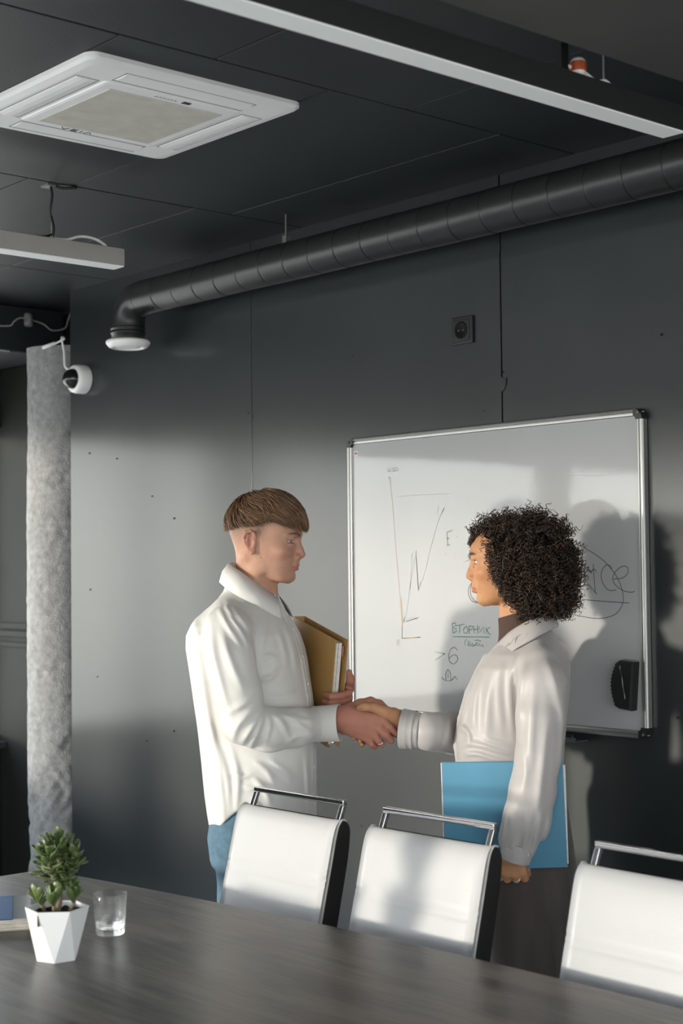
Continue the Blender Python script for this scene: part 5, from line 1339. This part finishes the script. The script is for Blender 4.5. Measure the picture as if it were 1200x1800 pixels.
# skirt
M_SKIRT = mat('brown_grey_wool', (.060, .050, .045), .8, noise=.3, nscale=20, stretch=(1, 1, .15), bump=.2, bscale=280, sheen=.2)
v = Vol((-.21, -.23, .28), (.19, .23, 1.03), .0062)
v.rings([(.30, -.135, .085, .165), (.50, -.140, .092, .170), (.61, -.140, .112, .160), (.74, -.128, .122, .148), (.88, -.112, .120, .138), (.96, -.100, .112, .126), (1.02, -.095, .110, .120)], k=.01, n=2.25)
ns = noise3(51, 16, 14, 40, (1, 1, .12)); v.disp(lambda X, Y, Z: .0040*ns(X, Y, Z)*np.clip((1.0-Z)/.3, 0, 1))
V_, F_ = v.mesh(1); mesh_obj('skirt', V_, F_, M_SKIRT, wom, True)
for q in (-1, 1):
    s2 = Vol((-.12, q*.075-.06, -.01), (.18, q*.075+.06, .13), .005)
    s2.chain([(-.06, q*.075, .04), (.03, q*.075, .04), (.12, q*.08, .03)], [.034, .035, .028], k=.02); s2.cone((-.03, q*.075, .05), (-.02, q*.075, .10), .038, .036, k=.02)
    s2.put(*(lambda g: (g[0], np.broadcast_to(.003-g[1][2], s2.d[g[0]].shape)))(s2._sl((-.2, q*.075-.1, -.05), (.25, q*.075+.1, .2))), .003, 'int')
    a_, b_ = s2.mesh(1); mesh_obj('shoe', a_, b_, M_BLACK, wom, True)

# curly hair: dark inner mass and many single ringlets
M_CURL = mat('dark_curly_hair', (1, 1, 1), .36, attr='tint', spec=.5)
def hair_in(P):      # >0 inside the volume of the hairdo (approximate distance)
    e = []
    for c, r in (((-.014, 0, 1.528), (.130, .124, .124)), ((.032, 0, 1.594), (.092, .096, .058)), ((-.026, 0, 1.470), (.112, .120, .092))):
        q = np.sqrt((((P-np.array(c))/np.array(r))**2).sum(-1)); e.append((1-q)*min(r))
    return np.max(e, 0)
def face_edge(z): return np.interp(z, [1.38, 1.41, 1.433, 1.458, 1.479, 1.498, 1.519, 1.542, 1.573, 1.592, 1.605, 1.63], [-.005, .012, .026, .035, .050, .056, .068, .076, .078, .084, .112, .145])
def curls():
    rng = np.random.default_rng(9); ps = []; rs_ = []; cs = []; M = 38; n = 0
    def add(p, d, L, hr_, turns, w, c):
        t = np.linspace(0, 1, M); ax = np.array(d, float); ax /= np.linalg.norm(ax)
        u = np.cross(ax, rng.normal(size=3)); u /= np.linalg.norm(u); vv = np.cross(ax, u); ph = rng.uniform(0, 6.28); sg = rng.choice((-1, 1))
        rad = hr_*np.minimum(1, .35+2*t)*(1-.25*t)
        bend = rng.normal(size=3)*.10
        P = np.array(p)+np.outer(t*L, ax)+np.outer((t**2)*L, bend)+rad[:, None]*(np.cos(ph+sg*6.28*turns*t)[:, None]*u+np.sin(ph+sg*6.28*turns*t)[:, None]*vv)
        ps.append(P); rs_.append(w*np.minimum(1, .5+4*t)*np.minimum(1, (1.03-t)*5)); cs.append(c)
    while n < 4200:
        d = rng.normal(size=3); d /= np.linalg.norm(d); P = np.array((-.015, 0, 1.53))+d*np.array((.19, .15, .175))*rng.uniform(.35, 1)
        dist = hair_in(P)
        if not (-.004 < dist < .034): continue
        fe_ = face_edge(P[2]); side = abs(P[1])
        if P[0] > fe_+rng.normal(0, .006) and P[2] < 1.628: continue
        if P[2] < 1.40 and P[0] > -.01: continue
        out = P-np.array((-.015, 0, 1.54)); out /= np.linalg.norm(out)
        dr = np.array((0, 0, -.85))+out*rng.uniform(.0, .35)+rng.normal(size=3)*.40
        if P[2] > 1.61: dr = out*.35+np.array((out[0], out[1], -.1))*.9+rng.normal(size=3)*.5
        L = rng.uniform(.030, .062)
        if P[2] > 1.58 and P[0] > .03: L *= .7
        tip = P+dr/np.linalg.norm(dr)*L
        if tip[0] > face_edge(tip[2])+.004 and tip[2] < 1.61: continue
        if tip[2] < 1.372: continue
        c = np.array((.020, .0115, .0075))*rng.uniform(.5, 1.7)
        if rng.uniform() < .18: c = np.array((.060, .030, .016))*rng.uniform(.7, 1.3)
        add(P, dr, L, rng.uniform(.0048, .0088), rng.uniform(2.6, 4.4)*L/.045, rng.uniform(.0007, .0013), c); n += 1
    # loose ringlets hanging before the forehead and along the cheek
    for k in range(120):
        l = rng.uniform(-.085, .03); P = np.array((rng.uniform(.098, .136), l, rng.uniform(1.592, 1.628)))
        add(P, (rng.uniform(-.1, .45), rng.normal(0, .25), -1), rng.uniform(.025, .055) if l < -.015 else rng.uniform(.012, .022), rng.uniform(.0045, .0065), rng.uniform(3, 5), rng.uniform(.0007, .0011), np.array((.035, .019, .011))*rng.uniform(.6, 1.6))
    for k in range(130):
        z = rng.uniform(1.44, 1.60); P = np.array((face_edge(z)-rng.uniform(0, .016), rng.uniform(.068, .092)-.014*max(0, (z-1.56)/.04), z))
        add(P, (rng.uniform(-.1, .35), rng.normal(0, .2), -1), rng.uniform(.02, .04), rng.uniform(.004, .0062), rng.uniform(2.5, 4.5), rng.uniform(.0007, .0012), np.array((.035, .019, .011))*rng.uniform(.6, 1.8))
    # stray ones on the outline
    for k in range(130):
        d = rng.normal(size=3); d /= np.linalg.norm(d); P = np.array((-.015, 0, 1.53))+d*np.array((.138, .128, .128))
        if P[0] > face_edge(P[2])-.01 and P[2] < 1.64: continue
        if P[2] < 1.40 and P[0] > -.02: continue
        add(P, d*.4+rng.normal(size=3)*.6+np.array((0, 0, -.5)), rng.uniform(.012, .03), rng.uniform(.004, .0075), rng.uniform(1.2, 2.6), rng.uniform(.0006, .0009), np.array((.05, .027, .016))*rng.uniform(.6, 1.6))
    V, F = many_tubes(np.array(ps), np.array(rs_), 4)
    return V, F, np.repeat(np.array(cs), M*4, axis=0)
v = Vol((-.19, -.16, 1.36), (.16, .16, 1.70), .005)
for c, r in (((-.020, 0, 1.528), (.115, .110, .112)), ((.028, 0, 1.592), (.086, .086, .052)), ((-.032, 0, 1.470), (.096, .106, .082))): v.ell(c, r, k=.02)
gx, gy, gz = np.meshgrid(*v.ax, indexing='ij')
v.d += .004*noise3(61, 24, 60, 140)(gx, gy, gz).astype(np.float32)
cut = (gx-(face_edge(gz)-.010)).astype(np.float32)
v.d = np.maximum(v.d, np.where(gz < 1.612, cut, -1)); v.d = np.maximum(v.d, np.where(gz < 1.405, gx+.012, -1))
CV, CF = v.mesh(1)
KV, KF, KC = curls()
mesh_obj('hair', KV, KF, M_CURL, wom, True, KC)
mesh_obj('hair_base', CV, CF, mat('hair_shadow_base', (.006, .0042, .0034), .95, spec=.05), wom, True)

# ---------------------------------------------------------------- her folder: a thing of its own
fo = thing('document_folder', 'light blue document folder held against the curly-haired woman\'s side', 'folder', (CW[0], CW[1], 0), R_(ANG+180))
M_BLUE = mat('sky_blue_card', (.088, .262, .395), .32, noise=.04, nscale=8)
q1 = [(.193, 1.022), (-.115, 1.030), (-.123, .769), (.187, .749)]
def plate(name, l0, l1, quad, m, bev=.0006):
    v = [(x, l0, z) for x, z in quad]+[(x, l1, z) for x, z in quad]
    return MB().add(v, [(0, 1, 2, 3), (4, 7, 6, 5), (0, 4, 5, 1), (1, 5, 6, 2), (2, 6, 7, 3), (3, 7, 4, 0)]).build(name, m, fo, bevel=bev, seg=1)
plate('front_cover', .1645, .1660, q1, M_BLUE)
plate('back_cover', .1545, .1560, [(x+.002, z+.001) for x, z in q1], M_BLUE)
for i in range(3): plate('paper_sheet', .1570+.0022*i, .1588+.0022*i, [(.180, 1.012), (-.117-.002*i, 1.022), (-.1225-.0015*i, .775), (.176, .757)], MATS['paper_white'], 0)
plate('folder_spine', .1545, .1660, [(.187, .7500), (.187, .7470), (-.123, .7670), (-.123, .7695)], M_BLUE, 0)
tag(MB().add([(.1935, .1662, 1.0225), (.1955, .1662, 1.0225), (.1895, .1662, .7485), (.1875, .1662, .7485)], [(0, 1, 2, 3)]).build('pale_edge', MATS['paper_white'], fo), None)  # pale strip along the front edge of the cover
